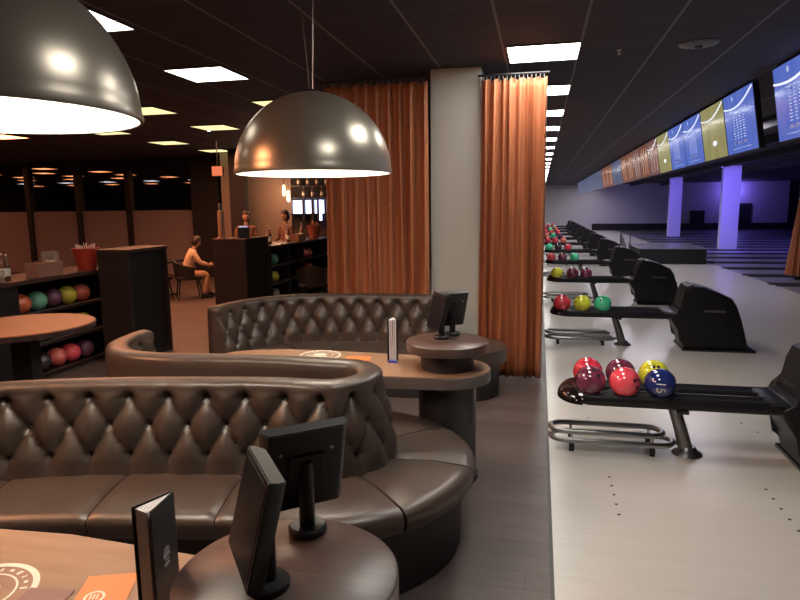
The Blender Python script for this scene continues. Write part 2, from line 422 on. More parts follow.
# ------------------------------------------------------------------ tufted sofas
def catmull(P, step):
    P = [Vector((p[0], p[1], 0)) for p in P]; out = []
    Q = [2 * P[0] - P[1]] + P + [2 * P[-1] - P[-2]]
    for i in range(1, len(Q) - 2):
        for k in range(24):
            t = k / 24; a, b_, c, d_ = Q[i - 1], Q[i], Q[i + 1], Q[i + 2]
            out.append(.5 * ((2 * b_) + (c - a) * t + (2 * a - 5 * b_ + 4 * c - d_) * t * t + (3 * b_ - a - 3 * c + d_) * t ** 3))
    out.append(P[-1])
    cum = [0]
    for a, b_ in zip(out, out[1:]): cum.append(cum[-1] + (b_ - a).length)
    L = cum[-1]
    def at(s):
        s = max(0, min(L, s)); lo, hi = 0, len(cum) - 1
        while hi - lo > 1:
            m_ = (lo + hi) // 2
            if cum[m_] <= s: lo = m_
            else: hi = m_
        f = (s - cum[lo]) / max(1e-9, cum[hi] - cum[lo])
        return out[lo].lerp(out[hi], f)
    def fr(s):
        p = at(s); t = (at(min(L, s + .02)) - at(max(0, s - .02))).normalized()
        return p, Vector((t.y, -t.x, 0))
    return L, fr
def sofa(root, path, seams, seat_n=.46, s_end_round=None):
    L, fr = catmull(path, .01)
    a = .197; n_c = max(2, round(L / a)); a = L / n_c
    SZ, R0, RB, NR = .46, .85, .150, 2
    # back profile: (n, z) for the tufted face
    face = []
    for i in range(46):
        t = i / 45; z = SZ - .01 + (.895 - SZ) * t
        face.append((.005 - .085 * t, z))
    roll = [(-.046, .908), (-.062, .921), (-.095, .930), (-.125, .931), (-.15, .926), (-.172, .915), (-.182, .90)]
    rear = [(-.186, .85), (-.19, .5), (-.19, .06)]
    low = [(.04, .06)]
    ns = n_c * 14
    b = BM(); rings = []
    for i in range(ns + 1):
        s = L * i / ns; p, nrm = fr(s); ring = []
        sa = s / a
        ef = min(1, min(s, L - s) / .035); ef = sin(ef * PI / 2)      # rounded ends
        for (n, z) in face:
            r = (R0 - z) / RB
            if r < 0:
                hgt = abs(sin(PI * sa)) ** .7; fade = max(0, 1 + r / .30) ** 1.5
                hgt = hgt * fade + (1 - fade) * .80
            elif r > NR:
                hgt = abs(sin(PI * (sa - NR / 2))) ** .7
                fade = max(0, 1 - (r - NR) / .9); hgt = hgt * fade + (1 - fade) * .55
            else:
                u, v = sa - r / 2, sa + r / 2
                hgt = (abs(sin(PI * u)) * abs(sin(PI * v))) ** .54
            dimple = 0
            for k in range(NR + 1):
                ds = (sa - k / 2 - round(sa - k / 2)) * a; dz = z - (R0 - k * RB)
                dimple += math.exp(-(ds * ds + dz * dz) / (.018 ** 2))
            off = .050 * hgt - .026 * dimple
            # soften at bottom
            q = n + off * 1.0
            q = -.07 + (q + .07) * ef
            ring.append((q, z - .0 * ef))
        for (n, z) in roll:
            w = .006 * (abs(sin(PI * sa)) ** .6) if n > -.08 else 0
            ring.append(((n + .13) * (.5 + .5 * ef) - .13 + w, z - .02 * (1 - ef)))
        for (n, z) in rear: ring.append((n * (.75 + .25 * ef), z))
        for (n, z) in low: ring.append((n * ef, z))
        rings.append([b.verts.new((p.x + nrm.x * q, p.y + nrm.y * q, z)) for q, z in ring])
    m_ = len(rings[0])
    for i in range(ns):
        A, B_ = rings[i], rings[i + 1]
        for j in range(m_): b.faces.new((A[j], A[(j + 1) % m_], B_[(j + 1) % m_], B_[j]))
    b.faces.new(rings[0]); b.faces.new(rings[-1][::-1])
    bk = obj('backrest', b, 'leather', root, False)
    bk.data.polygons.foreach_set('use_smooth', [True] * len(bk.data.polygons)); bk.data.set_sharp_from_angle(angle=math.radians(70))
    # buttons
    bb = BM(); bmesh.ops.create_uvsphere(bb, u_segments=10, v_segments=6, radius=.0095); first = None
    for k in range(NR + 1):
        for j in range(n_c + 1):
            s = (j + (k % 2) / 2) * a
            if s < .05 or s > L - .05: continue
            p, nrm = fr(s); z = R0 - k * RB; t = (z - SZ + .01) / (.895 - SZ); n = .005 - .085 * t - .018
            loc = (p.x + nrm.x * n, p.y + nrm.y * n, z)
            if first is None:
                first = obj('button', bb, 'button', bk, True, loc=loc)
            else:
                c = first.copy(); C.objects.link(c); c.location = loc; c.parent = bk
    # plinth
    prof = [(-.15, 0), (-.15, .33), (.385, .33), (.385, .0)]
    fs = [fr(L * i / 120) for i in range(121)]
    obj('plinth', sweep(BM(), fs, prof), 'plinth', root)
    # seat cushions
    cuts = [0] + seams + [L]
    for s0, s1 in zip(cuts, cuts[1:]):
        b = BM(); k = max(6, int((s1 - s0) / .03)); rings = []
        for i in range(k + 1):
            e = i / k; s = s0 + .003 + (s1 - s0 - .006) * e
            d = min(s - s0, s1 - s); q = 1 - min(1, d / .03); drop = .016 * q * q
            p, nrm = fr(s)
            pr = [(-.02, .34), (-.02, .455 - drop)] + [(.02 + .36 * u, .462 + .010 * sin(PI * u) - drop) for u in [w / 8 for w in range(9)]]
            for w in range(1, 8):
                aa = PI / 2 * w / 7; pr.append((.38 + (seat_n - .38) * sin(aa), .412 + .05 * cos(aa) - drop * (1 - w / 9)))
            pr += [(seat_n - .002, .37), (seat_n - .02, .34)]
            rings.append([b.verts.new((p.x + nrm.x * n, p.y + nrm.y * n, z)) for n, z in pr])
        m2 = len(rings[0])
        for A, B_ in zip(rings, rings[1:]):
            for j in range(m2): b.faces.new((A[j], A[(j + 1) % m2], B_[(j + 1) % m2], B_[j]))
        b.faces.new(rings[0]); b.faces.new(rings[-1][::-1])
        obj('seat_cushion', b, 'leather', root, True)
    return L, fr

cx, cy, rr = -1.11, 3.12, .34
arc = [(cx + rr * cos(a), cy + rr * sin(a)) for a in [math.radians(d) for d in range(-75, 76, 15)]]
path1 = [(-3.45, 1.2), (-3.30, 1.75), (-3.02, 2.2), (-2.62, 2.47), (-2.15, 2.63), (-1.65, 2.73), (-1.35, 2.78), (-1.20, 2.78)] + arc + [(-1.2, 3.46), (-1.45, 3.47), (-1.85, 3.45), (-2.2, 3.41), (-2.47, 3.44), (-2.64, 3.60), (-2.69, 3.80), (-2.70, 3.98)]
root = empty('curved_sofa', (cx, cy, 0), label='brown tufted leather sofa in the foreground, wrapping around its right end', cat='sofa')
_inv = Matrix.Translation((-cx, -cy, 0))
L1, f1 = catmull(path1, .01)
def s_near(px, py):
    best = min(range(1200), key=lambda i: (f1(L1 * i / 1200)[0] - Vector((px, py, 0))).length); return L1 * best / 1200
seams1 = [s_near(-3.2, 1.9), s_near(-2.60, 2.47), s_near(-2.04, 2.65), s_near(-1.45, 2.77), s_near(-.87, 2.87), s_near(-.77, 3.11), s_near(-.86, 3.36), s_near(-1.4, 3.47), s_near(-2.0, 3.44)]
sofa(root, path1, seams1)
for ch in root.children:
    ch.location = (-cx, -cy, 0)

path2 = [(-2.74, 4.98), (-2.72, 5.2), (-2.64, 5.45), (-2.45, 5.69), (-2.15, 5.85), (-1.7, 5.93), (-1.2, 5.95), (-1.0, 5.95)]
root = empty('curved_sofa', (-1.8, 5.5, 0), label='brown tufted leather sofa behind the far table, before the orange curtain', cat='sofa')
L2, f2 = catmull(path2, .01)
sofa(root, path2, [.75, 1.35, 1.95, L2 - .3], seat_n=.46)
# open end of the seat: rounded cushion and its plinth
def round_end(x0, xc, yc, r, inset):
    pts = [(x0, yc - r + inset), ] + [(xc + (r - inset) * cos(a), yc + (r - inset) * sin(a)) for a in [math.radians(-90 + 180 * i / 24) for i in range(25)]] + [(x0, yc + r - inset)]
    return pts
b = BM(); prism(b, round_end(-.995, -.68, 5.87, .40, 0), .34, .468, 'z', bev=.035); obj('seat_cushion', b, 'leather', root, True)
b = BM(); prism(b, round_end(-.995, -.68, 5.87, .40, .07), 0, .335, 'z'); obj('plinth', b, 'plinth', root, True)
for ch in root.children: ch.location = (1.8, -5.5, 0)

# ------------------------------------------------------------------ booth tables
def booth_table(cx, cy, length, label, plab):
    """cx, cy: axis of the round pedestal at the right end; the top runs left"""
    t = empty('booth_table', (cx, cy, 0), label=label, cat='table')
    def outline(g=0):
        P = []
        for i in range(19):
            a = math.radians(-90 + 180 * i / 18); P.append((.01 + (.274 - g) * cos(a), (.274 - g) * sin(a)))
        top = [(-.5, .305), (-1.0, .335), (-1.35, .315), (-1.55, .26)]
        for x, w in top: P.append((x * length / 1.72, w - g))
        for i in range(1, 8):
            a = math.radians(90 + 180 * i / 8); P.append((-1.60 * length / 1.72 + (.16 - g) * cos(a), (.22 - g) * sin(a)))
        for x, w in top[::-1]: P.append((x * length / 1.72, -w + g))
        return P
    b = BM(); prism(b, outline(0), .672, .745, 'z', bev=.006); obj('table_frame', b, 'table_edge', t, True)
    b = BM(); prism(b, outline(.006), .744, .75, 'z', bev=.001); obj('tabletop', b, 'table', t, True)
    b = BM(); lathe(b, [(0, .75), (.175, .75), (.175, .875), (0, .875)], seg=64); obj('drum', b, 'column_dark', t, True)
    b = BM(); lathe(b, [(0, .868), (.262, .868), (.268, .873), (.268, .926), (.262, .931), (0, .931)], seg=96); obj('raised_disc', b, 'disc', t, True)
    b = BM(); lathe(b, [(0, 0), (.19, 0), (.19, .672), (0, .672)], seg=64); obj('pedestal', b, 'column_dark', t, True)
    b = BM(); lathe(b, [(0, .001), (.205, .001), (.205, .03), (.188, .035)], seg=64); obj('foot_ring', b, 'black', t, True)
    b = BM(); lathe(b, [(0, 0), (.045, 0), (.045, .672), (0, .672)], c=(-1.35 * length / 1.72, 0, 0), seg=32); obj('leg', b, 'column_dark', t, True)
    b = BM(); lathe(b, [(0, 0.001), (.20, .001), (.20, .012), (.05, .03), (0, .03)], c=(-1.35 * length / 1.72, 0, 0), seg=48); obj('leg_base', b, 'column_dark', t, True)
    return t
def ring_logo(parent, x, y, r, z=.7505):
    def ring(r0, r1, h):
        b = BM(); seg = 64; vs = []
        for rr_, zz in ((r0, z), (r1, z), (r1, z + h), (r0, z + h)):
            vs.append([b.verts.new((x + rr_ * cos(2 * PI * i / seg), y + rr_ * sin(2 * PI * i / seg), zz)) for i in range(seg)])
        for q in range(4):
            A, B_ = vs[q], vs[(q + 1) % 4]
            for i in range(seg): b.faces.new((A[i], A[(i + 1) % seg], B_[(i + 1) % seg], B_[i]))
        return b
    g = obj('printed_logo', ring(r * .88, r, .0006), 'cream', parent)
    b = BM(); lathe(b, [(0, z), (r * .88, z), (r * .88, z + .0004), (0, z + .0004)], seg=64); obj('logo_field', b, 'darkprint', g)
    obj('logo_ring', ring(r * .60, r * .64, .0008), 'cream', g)
    b = BM()
    for a0 in list(range(25, 160, 16)) + list(range(205, 340, 16)):   # small block characters around the rim
        a = math.radians(a0); cc = Vector((x + r * .76 * cos(a), y + r * .76 * sin(a), z + .0006))
        mt = Matrix.Translation(cc) @ Matrix.Rotation(a - PI / 2, 4, 'Z')
        w = r * .045; h = r * .07
        kk = (a0 * 7) % 3
        box(b, -w * (.5 + .25 * kk), w * (.5 + .25 * kk), -h * (.5 + .2 * ((kk + 1) % 3)), h * (.5 + .2 * ((kk + 1) % 3)), 0, .0004, mtx=mt)
    obj('logo_lettering', b, 'cream', g)
    b = BM()
    lathe(b, [(0, z), (r * .34, z), (r * .34, z + .0008), (0, z + .0008)], c=(x - r * .05, y + r * .12, 0), seg=32, sy=.75)
    box(b, x - r * .46, x + r * .44, y - r * .30, y - r * .18, z, z + .0009); box(b, x - r * .2, x + r * .26, y - r * .46, y - r * .36, z, z + .0009)
    obj('logo_emblem', b, 'cream', g)
t1 = booth_table(-.575, 1.285, 1.55, 'tan booth table in the near left corner with a raised round disc', '')
t2 = booth_table(-.575, 3.95, 1.64, 'tan booth table before the far sofa with a raised round disc', '')
ring_logo(t1, -1.50 + .575, 0.0, .15)
ring_logo(t2, -1.52 + .575, .17, .15)

# ------------------------------------------------------------------ touch monitors on the discs
def monitor(x, y, z, rz, tilt, label):
    t = empty('touch_monitor', (x, y, z), rz, label=label, cat='monitor')
    obj('base', lathe(BM(), [(0, 0), (.050, 0), (.052, .004), (.052, .016), (.046, .022), (0, .022)], seg=40), 'black', t, True)
    obj('post', lathe(BM(), [(.021, .020), (.021, .20), (0, .20)], seg=24), 'black', t, True)
    mt = Matrix.Translation((0, -.028, .182)) @ Matrix.Rotation(tilt, 4, 'X')
    # housing: shallow tapered slab, screen faces -Y
    b = BM(); prof = [(-.118, -.012), (-.118, .008), (-.100, .030), (.100, .030), (.118, .008), (.118, -.012)]
    pv = [(a, c) for a, c in prof]
    A = [b.verts.new((a, c, -.122)) for a, c in pv]; B_ = [b.verts.new((a, c, .122)) for a, c in pv]
    n = len(pv); fa = b.faces.new(A); fb = b.faces.new(B_[::-1])
    for i in range(n): b.faces.new((A[i], A[(i + 1) % n], B_[(i + 1) % n], B_[i]))
    bmesh.ops.bevel(b, geom=list(b.edges), offset=.003, segments=2, affect='EDGES')
    bmesh.ops.transform(b, matrix=mt, verts=b.verts)
    obj('housing', b, 'black', t, True)
    b = BM(); box(b, -.104, .104, -.0135, -.011, -.107, .107, .001, mtx=mt); obj('screen', b, mat('dark screen', (.008, .008, .012), .3, spec=.3), t)
    b = BM(); box(b, -.05, .05, .028, .036, -.05, .05, .002, mtx=mt); obj('mounting_plate', b, 'black', t)
    for sx in (-1, 1):
        b = BM(); lathe(b, [(0, 0), (.005, 0), (.005, .002), (0, .002)], seg=12)
        bmesh.ops.transform(b, matrix=mt @ Matrix.Translation((sx * .07, .030, .06)) @ Matrix.Rotation(-PI / 2, 4, 'X'), verts=b.verts); obj('screw', b, 'steel', t, True)
    return t
monitor(-.598, 1.48, .931, math.radians(219), math.radians(-14), 'black touch monitor seen from behind, right one on the near disc')
monitor(-.598, 1.225, .931, math.radians(-53), math.radians(-14), 'black touch monitor seen edge-on, left one on the near disc')
monitor(-.62, 4.00, .931, math.radians(-60), math.radians(-14), 'black touch monitor in front on the far booth disc')
monitor(-.565, 4.12, .931, math.radians(215), math.radians(-18), 'black touch monitor behind the other on the far booth disc')

# ------------------------------------------------------------------ menus and leaflets
def menu(x, y, z, rz, h, w, label, base=None, spread=.022):
    t = empty('menu_booklet' if base is None else 'menu_stand', (x, y, z), rz, label=label, cat='menu')
    z0 = .002 if base is None else .012
    # covers hinge at x=+w, open towards x=0
    for s, nm in ((1, 'front_cover'), (-1, 'back_cover')):
        b = BM(); prism(b, [(w, s * .001), (w, s * .004), (0, s * (spread + .003)), (0, s * spread)], z0, h, 'z'); obj(nm, b, 'black', t)
    for k in range(4):
        q = -.6 + .4 * k; b = BM(); prism(b, [(w - .002, q * .001 - .0004), (w - .002, q * .001 + .0004), (-.003 + .002 * k, q * spread + .0042), (-.003 + .002 * k, q * spread - .0042)], z0 + .003, h - .004, 'z'); obj('page', b, 'white', t)
    if base:
        b = BM(); box(b, -.012, w + .01, -.03, .03, 0, .012, .003); obj('base', b, base, t)
    # pale emblem on the cover facing the camera
    b = BM(); ang = math.atan2(-spread, w)
    mt = Matrix.Translation((w * .5, -spread * .5 - .0042, h * .56)) @ Matrix.Rotation(-math.atan2(-spread, -w) + PI if False else math.atan2(spread, w), 4, 'Z')
    for (x0, x1, zz0, zz1) in ((-.013, .013, .02, .024), (-.010, .010, .027, .030), (-.015, .015, .006, .016), (-.009, .009, -.004, .002), (-.012, .012, -.016, -.009)):
        box(b, x0, x1, -.0008, .0008, zz0, zz1, mtx=mt)
    obj('cover_emblem', b, mat('silver print', (.45, .45, .48), .35, .4), t)
    return t
menu(-.912, 1.215, .7505, math.radians(80), .345, .105, 'black folded menu with white pages standing on the near table', None, .028)
menu(-.955, 4.0, .7505, math.radians(98), .30, .085, 'tall white and black menu standing on a blue foot on the far table', 'blue_plastic', .034)
def leaflet(cx, cy, w, h, rz, m, label, z=.7508, circle=None):
    t = empty('leaflet', (cx, cy, z), rz, label=label, cat='leaflet')
    b = BM(); box(b, -w / 2, w / 2, -h / 2, h / 2, 0, .0015); obj('sheet', b, m, t)
    if circle:
        b = BM(); lathe(b, [(0, .0015), (.028, .0015), (.028, .0022), (0, .0022)], c=circle, seg=32); obj('printed_circle', b, 'cream', t)
        b = BM(); lathe(b, [(0, .002), (.021, .002), (.021, .0026), (0, .0026)], c=circle, seg=32); obj('printed_centre', b, 'orange_paper', t)
        b = BM()
        for q in range(3): box(b, circle[0] - .012 + q * .009, circle[0] - .008 + q * .009, circle[1] - .012, circle[1] + .012, .0024, .003)
        obj('printed_marks', b, 'cream', t)
    return t
leaflet(-1.16, 1.37, .14, .15, math.radians(20), 'orange_paper', 'orange leaflet with a cream circle on the near table', circle=(-.02, -.03, 0))
leaflet(-1.30, 1.28, .13, .13, math.radians(8), 'brown_paper', 'brown leaflet beside the orange one on the near table', z=.7526)
leaflet(-1.22, 4.07, .17, .12, math.radians(15), 'orange_paper', 'orange leaflet lying on the far table beside the menu stand')

# ------------------------------------------------------------------ ball returns
RX = .025
def make_return(y):
    t = empty('ball_return', (RX, y, 0), cat='ball return')
    # U shaped tray
    prof = [(-.088, .41), (-.075, .385), (-.04, .375), (.04, .375), (.075, .388), (.092, .41), (.095, .435), (.088, .456), (.072, .468), (.052, .458), (.0, .438), (-.045, .452), (-.068, .466), (-.084, .456), (-.09, .435)]
    path = [(1.62, -.125), (1.2, -.125), (.8, -.125), (.46, -.125)]
    for i in range(1, 24):
        a = math.radians(-90 - 180 * i / 24); path.append((.39 + .125 * cos(a), .125 * sin(a)))
    path += [(.46, .125), (.8, .125), (1.2, .125), (1.62, .125)]
    fr = []
    for i, p in enumerate(path):
        a = Vector(path[max(0, i - 1)]); c = Vector(path[min(len(path) - 1, i + 1)]); d = (c - a).normalized()
        fr.append((Vector((p[0], p[1], 0)), Vector((-d.y, d.x, 0)) * 1.0))
    # outward normal: path runs -x on the front side (y<0): outward = -y
    obj('tray', sweep(BM(), fr, prof), 'hood', t, True)
    b = BM(); box(b, .5, 1.6, -.018, .018, .40, .447, .004); obj('sheen_strip', b, 'strip', t)  # added strip, paints the reflected light line between the tray bars
    # nose cover, a glossy rounded bulge
    b = BM(); G = []
    for i in range(17):
        a = PI / 2 + PI * i / 16; row = []
        for j in range(9):
            e = PI / 2 * j / 8
            row.append(b.verts.new((.30 + .17 * cos(a) * cos(e) , .25 * sin(a) * cos(e) , .40 + .125 * sin(e))))
        G.append(row)
    for i in range(16):
        for j in range(8): b.faces.new((G[i][j], G[i + 1][j], G[i + 1][j + 1], G[i][j + 1]))
    bmesh.ops.remove_doubles(b, verts=b.verts, dist=1e-4)
    bmesh.ops.solidify(b, geom=list(b.faces), thickness=.008)
    obj('nose', b, mat('glossy dark brown shell', (.016, .008, .009), .12, spec=.6, coat=.6), t, True)
    # cross supports
    b = BM(); box(b, .93, 1.01, -.2, .2, .355, .38, .004); obj('cross_bar', b, 'black', t)
    b = BM(); tube(b, [(.945, 0, .36), (1.0, 0, .19), (1.045, 0, .03)], [.042, .046, .05], 24); obj('post', b, 'gunmetal', t, True)
    b = BM(); lathe(b, [(0, 0), (.105, 0), (.10, .012), (.07, .03), (.052, .06), (0, .06)], c=(1.055, 0, 0), seg=32); obj('foot', b, 'gunmetal', t, True)
    # floor racks
    for z, x1 in ((.150, .88), (.082, .95)):
        P = []
        for i in range(13):
            a = math.radians(90 + 180 * i / 12); P.append((.19 + .10 * cos(a), .10 * sin(a), z))
        for i in range(13):
            a = math.radians(-90 + 180 * i / 12); P.append((x1 - .10 + .10 * cos(a), .10 * sin(a), z))
        b = BM(); tube(b, P, .021, 12, closed=True); obj('floor_rack', b, 'steel', t, True)
    for x in (.24, .80):
        for sy in (-.1, .1):
            b = BM(); box(b, x - .018, x + .018, sy - .014, sy + .014, 0, .06, .003); obj('rack_foot', b, 'black', t)
            b = BM(); box(b, x - .008, x + .008, sy - .008, sy + .008, .05, .15); obj('rack_post', b, 'steel', t)
    b = BM(); tube(b, [(.93, 0, .082), (1.03, 0, .075)], .016, 10); obj('rack_arm', b, 'steel', t, True)
    # hood
    hp = [(1.74, .03), (1.72, .14), (1.66, .26), (1.59, .36), (1.56, .44), (1.64, .465), (1.69, .48), (1.71, .56), (1.73, .70), (1.765, .785), (1.83, .805), (1.92, .79), (2.10, .73), (2.26, .655), (2.32, .56), (2.37, .40), (2.42, .22), (2.47, .07), (2.47, .03)]
    b = BM(); prism(b, hp, -.25, .25, 'y', bev=.035); hd_ = obj('hood', b, 'hood', t, True); hd_.data.set_sharp_from_angle(angle=math.radians(16))
    b = BM(); box(b, 1.72, 2.55, -.27, .27, 0, .03, .006); obj('base_plate', b, 'black_gloss', t)
    b = BM(); prism(b, [(1.70, .48), (1.695, .56), (1.72, .70), (1.755, .79), (1.83, .818), (1.83, .80), (1.77, .775), (1.74, .70), (1.72, .56), (1.72, .48)], -.2, .2, 'y', bev=.004); obj('hood_trim', b, 'hood', t)
    b = BM()
    x = 1.95
    for w in (.022, .016, .018, .016, .018, .010, .022, .018, .016, .018):
        box(b, x, x + w, -.2535, -.249, .487, .513); x += w + .007
    obj('maker_lettering', b, mat('grey lettering', (.16, .16, .17), .4), t)
    b = BM(); box(b, 1.50, 1.64, -.24, .24, .40, .465, .02); obj('throat', b, 'hood', t, True)
    return t
RY = [4.64 + 3.66 * i for i in range(11)]
first = make_return(RY[0])
first['group'] = 'ball returns in a row'
first['label'] = 'black ball return nearest the camera with six balls in its tray'
rets = [first]
for i in range(1, 11):
    c = copy_tree(first); c.location = (RX, RY[i], 0); c['label'] = 'black ball return, %s in the row from the camera' % ORD[i]; rets.append(c)

bb = BM(); bmesh.ops.create_uvsphere(bb, u_segments=40, v_segments=24, radius=.108)
sphere = bpy.data.meshes.new('bowling_ball'); bb.to_mesh(sphere); bb.free()
sphere.polygons.foreach_set('use_smooth', [True] * len(sphere.polygons))
ball_mesh = {}
for k, m_ in ball_m.items():
    me = sphere.copy(); me.materials.append(m_); ball_mesh[k] = me
hb = BM(); bmesh.ops.create_circle(hb, cap_ends=True, radius=.0125, segments=16)
hole_me = bpy.data.meshes.new('finger_hole'); hb.to_mesh(hole_me); hb.free(); hole_me.materials.append(M['black_matte'])
def ball(x, y, z, col, label, group, holes=None):
    if x > 0: x += RX - .03
    o = bpy.data.objects.new('bowling_ball', ball_mesh[col]); C.objects.link(o); o.location = (x, y, z)
    tag(o, label, 'bowling ball', group)
    if holes is not None:
        dirn = Vector(holes).normalized(); u = dirn.cross(Vector((0, 0, 1))).normalized(); v = u.cross(dirn)
        for a, b_ in ((-.016, .0), (.016, .0), (0, -.055)):
            q = (dirn * .108 + u * a + v * b_).normalized()
            c = bpy.data.objects.new('finger_hole', hole_me); C.objects.link(c); c.parent = o
            c.location = q * .1084; c.rotation_euler = q.to_track_quat('Z', 'Y').to_euler()
    return o
ZB = .438 + .108 + .001
g = 'balls on the nearest ball return'
ball(.385, RY[0] - .125, ZB, 'maroon', 'dark purple ball at the front left of the nearest tray', g, (.3, -.5, 1))
ball(.62, RY[0] - .125, ZB, 'pinkred', 'bright pinkish red ball in the middle of the nearest tray front', g, (.8, -.9, .45))
nb = ball(.855, RY[0] - .125, ZB, 'navy', 'navy blue ball numbered 15 on the nearest tray', g, (.2, .7, 1))
_d = Vector((-.14, -1, .02)).normalized(); _r = Vector((1, 0, 0)); _r = (_r - _d * _r.dot(_d)).normalized(); _u = _d.cross(_r)
# the number reads downwards, tops of the digits towards the right
_m = Matrix(((-_u.x, _r.x, _d.x, 0), (-_u.y, _r.y, _d.y, 0), (-_u.z, _r.z, _d.z, 0), (0, 0, 0, 1)))
num = text('15', .085, 'white', Matrix.Identity(4), nb, 'ball_number', .001)
_b = bmesh.new(); _b.from_mesh(num.data); bmesh.ops.triangulate(_b, faces=_b.faces); bmesh.ops.subdivide_edges(_b, edges=_b.edges, cuts=4, use_grid_fill=True); _b.to_mesh(num.data); _b.free()
for v in num.data.vertices:
    q = _m @ Vector((v.co.x, v.co.y, .1)); v.co = q.normalized() * (.1085 + v.co.z * .4)
ball(.385, RY[0] + .125, ZB, 'red', 'red ball behind the dark purple one on the nearest tray', g, (0, .5, 1))
ball(.62, RY[0] + .125, ZB, 'maroon', 'dark purple ball behind the pinkish red one on the nearest tray', g, (.2, .5, 1))
ball(.855, RY[0] + .125, ZB, 'yellow', 'yellow ball behind the navy one on the nearest tray', g, (.0, -.75, .8))
rows = [None, ['red', 'yellow', 'green'], ['yellow', 'maroon', 'maroon'], ['pinkred', 'maroon', 'green'], ['green', 'black', 'red'], ['red', 'red', 'coral'], ['coral', 'green', 'plum'], ['red', 'coral', 'red'], ['red', 'green', 'coral'], ['coral', 'red', 'silver'], ['red', 'silver', 'coral']]
P3 = ['left', 'middle', 'right']
cn = dict(pinkred='bright red', maroon='dark purple', plum='plum', coral='coral red')
for i in range(1, 11):
    xs = (.34, .61, .87) if i < 3 else (.30, .56, .84)
    if i == 1: xs = (.31, .56, .81)
    if i == 2: xs = (.34, .62, .86)
    for j, c_ in enumerate(rows[i]):
        ball(xs[j], RY[i] - .125, ZB, c_, '%s ball at the %s of the %s ball return' % (cn.get(c_, c_), P3[j], ORD[i]), 'balls on the %s ball return' % ORD[i], (random.uniform(-1, 1), -.6, 1) if i < 4 else None)

# marker dots let into the approach
for gi, x in enumerate((.49, 1.435)):
    for j, y in enumerate((4.12, 3.99, 3.86, 3.73, 3.60)):
        b = BM(); lathe(b, [(0, .0012), (.010, .0012), (.010, 0)], c=(x, y, 0), seg=16)
        o = obj('marker_dot', b, 'black_matte'); tag(o, 'dark marker dot on the pale approach, %s of the %s line' % (['farthest', 'second farthest', 'middle', 'second nearest', 'nearest'][j], ['left', 'right'][gi]), 'floor marker', 'marker dots on the approach')
for j, (x, y) in enumerate(((.46, 5.15), (.44, 5.30), (1.72, 5.2), (1.66, 5.4))):
    b = BM(); lathe(b, [(0, .0012), (.010, .0012), (.010, 0)], c=(x, y, 0), seg=12)
    tag(obj('marker_dot', b, 'black_matte'), 'dark marker dot beyond the nearest tray, %s' % ['left near one', 'left far one', 'right near one', 'right far one'][j], 'floor marker', 'marker dots on the approach')

# ------------------------------------------------------------------ score screens
def scr_m(name, c1, c2, s, scale=(1, 2.2, .6)):
    m = bpy.data.materials.new(name); m.use_nodes = True; nt = m.node_tree; b = nt.nodes['Principled BSDF']
    b.inputs['Base Color'].default_value = (.01, .01, .01, 1); b.inputs['Roughness'].default_value = .12
    tc = nt.nodes.new('ShaderNodeTexCoord'); mp = nt.nodes.new('ShaderNodeMapping'); mp.inputs['Scale'].default_value = scale
    n = nt.nodes.new('ShaderNodeTexNoise'); n.inputs['Scale'].default_value = 2.2; n.inputs['Detail'].default_value = 3
    mx = nt.nodes.new('ShaderNodeMix'); mx.data_type = 'RGBA'; mx.inputs[6].default_value = (*c1, 1); mx.inputs[7].default_value = (*c2, 1)
    nt.links.new(tc.outputs['Object'], mp.inputs[0]); nt.links.new(mp.outputs[0], n.inputs['Vector']); nt.links.new(n.outputs['Fac'], mx.inputs['Factor'])
    nt.links.new(mx.outputs[2], b.inputs['Emission Color']); b.inputs['Emission Strength'].default_value = s
    return m
SM = dict(blue=scr_m('blue score screen', (.05, .10, .45), (.13, .20, .62), .72), olive=scr_m('olive score screen', (.22, .24, .07), (.50, .40, .20), .6),
          pink=scr_m('brown score screen', (.35, .16, .12), (.14, .08, .10), .5, (1, 9, .5)), brown=scr_m('orange brown score screen', (.42, .15, .07), (.12, .06, .06), .45, (1, 9, .5)),
          grey=scr_m('grey blue score screen', (.10, .13, .25), (.16, .18, .30), .45))
E_line = emis('screen marks', (.8, .85, 1.), .8); E_lineb = emis('screen marks dim', (.35, .45, .85), .6); E_dark = emis('screen marks dark', (.03, .05, .25), .8)
scol = ['blue', 'blue', 'olive', 'blue', 'blue', 'olive', 'pink', 'brown', 'pink', 'brown', 'brown', 'grey', 'grey', 'brown', 'brown', 'brown', 'grey', 'grey', 'grey', 'grey', 'grey', 'grey', 'grey', 'grey', 'grey', 'grey', 'grey', 'grey', 'grey']
yS = [6.15, 7.96, 9.16, 10.36] + [11.56 + 1.2 * i for i in range(25)]
tilt = math.atan2(.12, .74)
